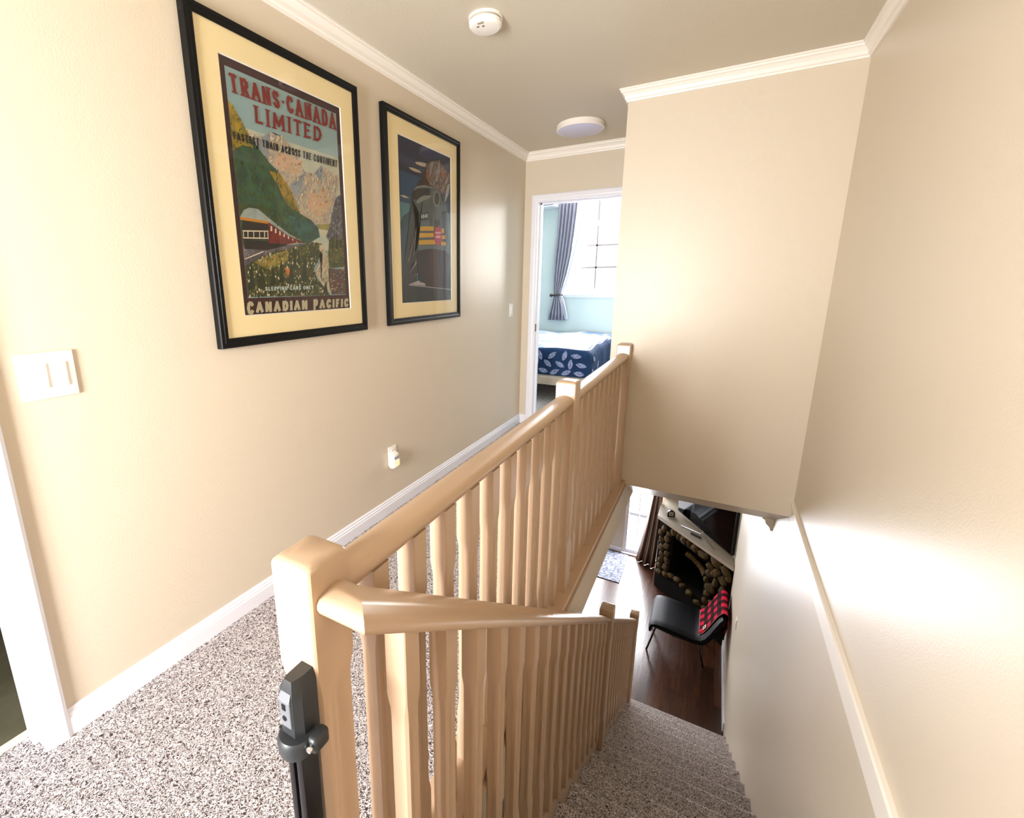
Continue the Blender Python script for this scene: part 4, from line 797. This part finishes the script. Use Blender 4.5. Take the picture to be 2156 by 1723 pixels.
# stones
rnd=random.Random(11)
def stone(s,h,rs,rh,rot=0.,rd=.035):
    b=MB(); A3=Matrix(((fd.x,fn.x,0),(fd.y,fn.y,0),(0,0,1)))
    Rr=Matrix.Rotation(rot,3,'Y'); g=bmesh.ops.create_icosphere(b.bm,subdivisions=3,radius=1)
    se=rnd.uniform(0,99)
    from mathutils import noise as NZ
    for v in g['verts']:
        d=v.co.normalized(); k=1+.34*NZ.noise(d*1.3+Vector((se,se*.7,0)))
        q=Vector((math.copysign(abs(d.x)**.8,d.x)*rs*k,math.copysign(abs(d.y)**.8,d.y)*rd*k,math.copysign(abs(d.z)**.8,d.z)*rh*k)); v.co=A3@(Rr@q)+Vector(fpt(s,h,.0))
    for f in b.bm.faces: f.smooth=True
    return b.build('river_stone',M['stone'],fp_,fix=False)
x=.05
for s,h,rs,rh,ro in [(.10,1.01,.075,.048,-.7),(.245,1.035,.085,.055,-.2),(.45,1.02,.085,.05,.1),(.60,1.03,.065,.055,.0),(.70,1.03,.030,.05,0),(.80,1.03,.06,.055,.1),(.89,1.035,.028,.048,0),(.985,1.04,.055,.055,.2)]:
    stone(s,h,rs,rh,ro)
for s,h,rs,rh,ro in [(.33,.93,.055,.038,-.3),(.33,.83,.055,.045,.0),(.23,.90,.05,.075,-.6),(.12,.86,.055,.06,.3),(.22,.77,.035,.065,0),(.10,.72,.05,.075,.2),(.29,.64,.07,.075,.4),(.365,.72,.028,.04,0),(.16,.57,.05,.05,0),(.33,.53,.045,.04,0),(.06,.55,.045,.06,0),(.22,.46,.06,.045,.2),(.10,.43,.05,.05,0),(.34,.42,.04,.045,.3),(.045,.95,.035,.055,.2),(.2,.33,.07,.045,0),(.08,.30,.055,.05,.3),(.33,.30,.05,.04,0),(.15,.2,.06,.05,0),(.3,.18,.06,.05,.2)]:
    stone(s,h,rs,rh,ro)
for s,h,rs,rh,ro in [(1.07,.97,.045,.035,.1),(1.17,1.0,.045,.05,-.2),(1.23,.90,.04,.05,0),(1.10,.87,.055,.05,.2),(1.20,.80,.045,.045,-.3),(1.09,.76,.045,.055,0),(1.19,.69,.05,.05,.2),(1.08,.65,.04,.045,0),(1.17,.58,.05,.045,-.2),(1.07,.54,.045,.05,.1),(1.19,.48,.045,.04,.2),(1.08,.43,.05,.045,0),(1.2,.38,.05,.045,0),(1.07,.32,.05,.045,0),(1.19,.28,.05,.04,.1)]:
    stone(s,h,rs,rh,ro)
for s,h,rs,rh,ro in [(.46,.30,.055,.035,.1),(.60,.345,.06,.036,.15),(.74,.36,.042,.032,.1),(.84,.385,.055,.034,.1),(.96,.37,.05,.03,.0)]:
    stone(s,h,rs,rh,ro)
b=MB(); prism_xy(b,[(2.092,5.885),(1.145,6.832),(1.145,7.24),(1.188,7.24),(1.188,7.492),(2.092,7.492)],F+1.095,F+1.145,bev=.006)
for f in b.bm.faces:
    f.normal_update()
    if abs(f.normal.z)<.7: f.material_index=1
b.build('mantel_shelf',[M['mantel'],M['mantel_edge']],fp_)
# television on the mantel
TL=Vector((1.393,6.993)); TR=Vector((2.050,6.033)); td=(TR-TL).normalized(); tn=Vector((td.y,-td.x)); 
if tn.x>0: tn=-tn
tw=(TR-TL).length
tv=empty('television',(1.74,6.5,F+1.145),'flat black television on V-shaped metal feet standing on the mantel','television')
def tbox(name,s0,s1,d0,d1,z0,z1,m,bev=.003):
    b=MB(); P=[]
    Mx=Matrix(((td.x,tn.x,0,TL.x),(td.y,tn.y,0,TL.y),(0,0,1,0),(0,0,0,1)))
    b.box(s0,s1,d0,d1,z0,z1,bev=bev,M4=Mx); return b.build(name,m,tv)
tbox('bezel',0,tw,-.045,0,-1.93,-1.27,M['tvframe'],.006); tbox('screen',.012,tw-.012,-.002,.0012,-1.915,-1.282,M['tv'],0)
hub=Vector((1.735,6.500,-1.935))
for tip in ((1.462,6.665),(1.870,6.232)):
    b=MB(); b.tube([(hub.x,hub.y,-1.925),(hub.x+(tip[0]-hub.x)*.06,hub.y+(tip[1]-hub.y)*.06,-1.975),(tip[0],tip[1],-1.993)],.006,8); b.build('foot',M['footmetal'],tv)
# small things on the mantel
rc=MB(); Mx=Matrix.Translation((1.655,6.470,F+1.145))@Matrix.Rotation(math.radians(-32),4,'Z'); rc.box(-.07,.07,-.018,.018,0.0,.018,bev=.005,M4=Mx); o=rc.build('remote_control',M['gateblack']); o['label']='slim black remote control lying on the mantel below the television'; o['category']='remote control'
ck=empty('mantel_clock',(1.315,6.90,F+1.145),'small black arched clock-like ornament with pale square face on the mantel','ornament')
Mk=Matrix.Translation((1.312,6.895,F+1.145))@Matrix.Rotation(math.radians(18),4,'Z')
b=MB(); pr_=[(-.052,0),(-.052,.055)]+[(.052*math.cos(PI-PI*k/10)*1.0,.055+.04*math.sin(PI*k/10)) for k in range(1,10)]+[(.052,.055),(.052,0)]
b.loft([[tuple(Mk@Vector((x,y,z))) for x,z in pr_] for y in (-.02,.02)]); smooth(b.build('body',M['tvframe'],ck),30)
b=MB(); b.box(-.030,.030,-.0225,-.0195,.018,.074,bev=.002,M4=Mk); fc=b.build('face',M['tag'],ck)
b=MB(); sil=[(-.018,.030),(-.014,.048),(-.02,.056),(-.010,.054),(.008,.052),(.014,.060),(.020,.058),(.014,.046),(.013,.030),(.009,.030),(.008,.042),(-.008,.042),(-.012,.030)]
b.loft([[tuple(Mk@Vector((x,y,z))) for x,z in sil] for y in (-.0235,-.0225)]); sub(b,'figure',M['ink'],fc)
# chair with blanket
chr_=empty('lounge_chair',(1.65,5.63,F),'armless black lounge chair on thin metal legs facing away from the right wall','chair')
cy0,cy1=5.335,5.945
cen=[(1.285,-2.80,.030),(1.282,-2.755,.042),(1.300,-2.715,.055),(1.345,-2.700,.062),(1.45,-2.703,.07),(1.60,-2.725,.075),(1.74,-2.745,.08),(1.83,-2.735,.085),(1.885,-2.68,.08),(1.925,-2.60,.075),(1.965,-2.50,.07),(2.005,-2.40,.062),(2.025,-2.355,.045)]
def offs(cen,k,j=0):
    out=[]
    for i,(x,z,t) in enumerate(cen):
        a=cen[max(i-1,0)]; c=cen[min(i+1,len(cen)-1)]; d=Vector((c[0]-a[0],c[1]-a[1])).normalized(); n=Vector((-d.y,d.x)); out.append((x+n.x*t*k+n.y*0,z+n.y*t*k))
    return out
up_=offs(cen,.5); dn_=offs(cen,-.5)
b=MB(); rings=[]
ny=14
for j in range(ny+1):
    y=cy0+(cy1-cy0)*j/ny; e=min(j,ny-j)/1.5; k=min(1,math.sqrt(max(0,1-(1-min(1,e))**2))*.35+.65)
    cc=[(x,z,t*k) for x,z,t in cen]; U=offs(cc,.5); D=offs(cc,-.5)
    # rounded ends
    rings.append([(x,y,z) for x,z in U]+[(x,y,z) for x,z in D[::-1]])
b.loft(rings,smooth=True); smooth(b.build('seat_shell',M['chair'],chr_),50)
for (tx,ty,fx,fy) in ((1.345,5.385,1.262,5.435),(1.345,5.895,1.262,5.90),(1.80,5.385,1.885,5.47),(1.80,5.895,1.885,5.90)):
    b=MB(); b.tube([(tx,ty,-2.745),(fx,fy,F)],.011,8); b.build('leg',M['chairmetal'],chr_)
b=MB(); 
for yy in (5.385,5.895): b.tube([(1.33,yy,-2.745),(1.56,yy,-2.79),(1.80,yy,-2.785)],.013,8)
b.tube([(1.80,5.385,-2.785),(1.80,5.895,-2.785)],.013,8); b.build('under_frame',M['chairmetal'],chr_)
# blanket
b=MB(); uvl=b.bm.loops.layers.uv.new('UVMap')
path=[(p[0]-.0,p[1]) for p in up_[6:]]
def nrm2(pts,i):
    a=pts[max(i-1,0)]; c=pts[min(i+1,len(pts)-1)]; d=Vector((c[0]-a[0],c[1]-a[1])).normalized(); return Vector((-d.y,d.x))
top=path[1:]; top=[(x+nrm2(top,i).x*.012,z+nrm2(top,i).y*.012) for i,(x,z) in enumerate(top)]
arc=[(2.008,-2.315),(2.030,-2.305),(2.055,-2.315),(2.068,-2.345)]; back=[(2.070,-2.42),(2.062,-2.50),(2.050,-2.58)]
pp=top+arc+back; Ls=[0]
for a,c in zip(pp,pp[1:]): Ls.append(Ls[-1]+math.hypot(c[0]-a[0],c[1]-a[1]))
nn=16; g0,g1=5.40,5.86; V=[]
for i,(x,z) in enumerate(pp): V.append([b.bm.verts.new((x-.004*abs(math.sin(j*.9+i*.5)),g0+(g1-g0)*j/nn+.012*math.sin(i*.6)+(.05*(len(pp)-i)/len(pp)-.02),z)) for j in range(nn+1)])
for i in range(len(pp)-1):
    for j in range(nn):
        f=b.bm.faces.new((V[i][j],V[i][j+1],V[i+1][j+1],V[i+1][j])); f.smooth=True
        for l,(a,c) in zip(f.loops,((i,j),(i,j+1),(i+1,j+1),(i+1,j))): l[uvl].uv=(Ls[a],(g1-g0)*c/nn)
bl=empty('blanket',(1.95,5.63,-2.6),'red and black buffalo plaid blanket draped over the back of the lounge chair','blanket')
o=b.build('cloth',M['plaid'],bl,fix=False); solid(o,.008)
b=MB(); b.tube([(x-.006,5.41+.0*i,z+.003) for i,(x,z) in enumerate(top+arc)],.004,6)
b.tube([(top[0][0]-.004,y,top[0][1]+.003) for y in (5.42,5.55,5.7,5.88)],.004,6); b.build('edging',M['blanket_edge'],bl)
b=MB(); q0=Vector((top[1][0],0,top[1][1])); q1=Vector((top[2][0],0,top[2][1])); n_=nrm2(top,1); 
def lp(t,y,k): v=q0.lerp(q1,t); return (v.x+n_.x*k,y,v.z+n_.y*k)
b.loft([[lp(.05,5.455,.008),lp(.75,5.455,.008),lp(.75,5.515,.008),lp(.05,5.515,.008)],[lp(.05,5.455,.0105),lp(.75,5.455,.0105),lp(.75,5.515,.0105),lp(.05,5.515,.0105)]])
lpx=b.build('label_patch',M['tag'],bl)
b=MB(); b.loft([[lp(.25,5.475,.0105),lp(.55,5.475,.0105),lp(.55,5.495,.0105),lp(.25,5.495,.0105)],[lp(.25,5.475,.0115),lp(.55,5.475,.0115),lp(.55,5.495,.0115),lp(.25,5.495,.0115)]]); sub(b,'label_mark',M['ink'],lpx)
# ------------------------------------------------------------------ light
w=bpy.data.worlds.new('World'); S.world=w; w.use_nodes=True
w.node_tree.nodes['Background'].inputs[0].default_value=(.88,.94,1,1); w.node_tree.nodes['Background'].inputs[1].default_value=WORLD
def area(name,loc,rot,sx,sy,power,col=(1,1,1)):
    l=bpy.data.lights.new(name,'AREA'); l.shape='RECTANGLE'; l.size=sx; l.size_y=sy; l.energy=power; l.color=col
    o=bpy.data.objects.new(name,l); COL.objects.link(o); o.location=loc; o.rotation_euler=rot; return o
area('daylight_landing_window',((WX0+WX1)/2,BY-.13,(WZ0+WZ1)/2),(PI/2,0,math.radians(14)),0.8,1.1,L_BACK,(1,.985,.985))
area('daylight_bedroom_window',(.4,RY+.25,1.95),(-PI/2,0,0),1.7,1.5,L_BED,(1,.98,.94))
area('daylight_patio_door',(.9,LY+.35,F+1.1),(-PI/2,0,0),.6,2.0,L_DOOR,(.94,.95,1))
area('daylight_patio_window',(-.6,LY+.35,F+1.1),(-PI/2,0,0),1.9,2.0,L_WIN,(.94,.95,1))
# added warm fill behind the viewpoint, modelled as a second flush ceiling lamp
for nm,x,y,z,p in (('ceiling_light',.95,-.75,H,L_FILL),):
    e=empty(nm,(x,y,z),'added round fill lamp on the ceiling above the landing, out of view','ceiling light')
    b=MB(); b.cyl(x,y,[(.165,z),(.165,z-.035),(.158,z-.04)],48); smooth(b.build('rim',M['cream_trim'],e),30)
    b=MB(); b.cyl(x,y,[(.157,z-.0395),(.15,z-.043),(.001,z-.044)],48); b.build('diffuser',mat('fill_lamp_diffuser',(.9,.88,.8),.4,emit=((1,.85,.65),3)),e)
    l=bpy.data.lights.new('landing_fill_lamp','AREA'); l.shape='DISK'; l.size=.30; l.energy=p; l.color=(1,.88,.72)
    o=bpy.data.objects.new('landing_fill_lamp',l); COL.objects.link(o); o.location=(x,y,z-.05)
# ------------------------------------------------------------------ camera
def camrot(rx,ry,rz): return Matrix.Rotation(rz,3,'Z')@Matrix.Rotation(rx,3,'X')@Matrix.Rotation(ry,3,'Y')
R3=camrot(-.2233,.0056,.5204)
cd=bpy.data.cameras.new('Camera'); cam=bpy.data.objects.new('Camera',cd); COL.objects.link(cam); S.camera=cam
r,f,u=R3.col[0],R3.col[1],R3.col[2]
mw=Matrix(((r.x,u.x,-f.x,1.5915),(r.y,u.y,-f.y,0),(r.z,u.z,-f.z,1.3448),(0,0,0,1))); cam.matrix_world=mw
cd.sensor_fit='HORIZONTAL'; cd.sensor_width=36; cd.lens=36*965.97/2156; cd.shift_x=126.19/2156; cd.shift_y=-45.92/2156; cd.clip_start=.02; cd.clip_end=200
S.view_settings.view_transform='Standard'; S.view_settings.look='None'; S.view_settings.gamma=1; S.view_settings.use_curve_mapping=False
S.view_settings.exposure=EXPO
S.cycles.use_denoising=True
S.cycles.max_bounces=10; S.cycles.diffuse_bounces=6; S.cycles.glossy_bounces=4; S.cycles.transparent_max_bounces=12
S.cycles.sample_clamp_indirect=8; S.cycles.caustics_reflective=False; S.cycles.caustics_refractive=False
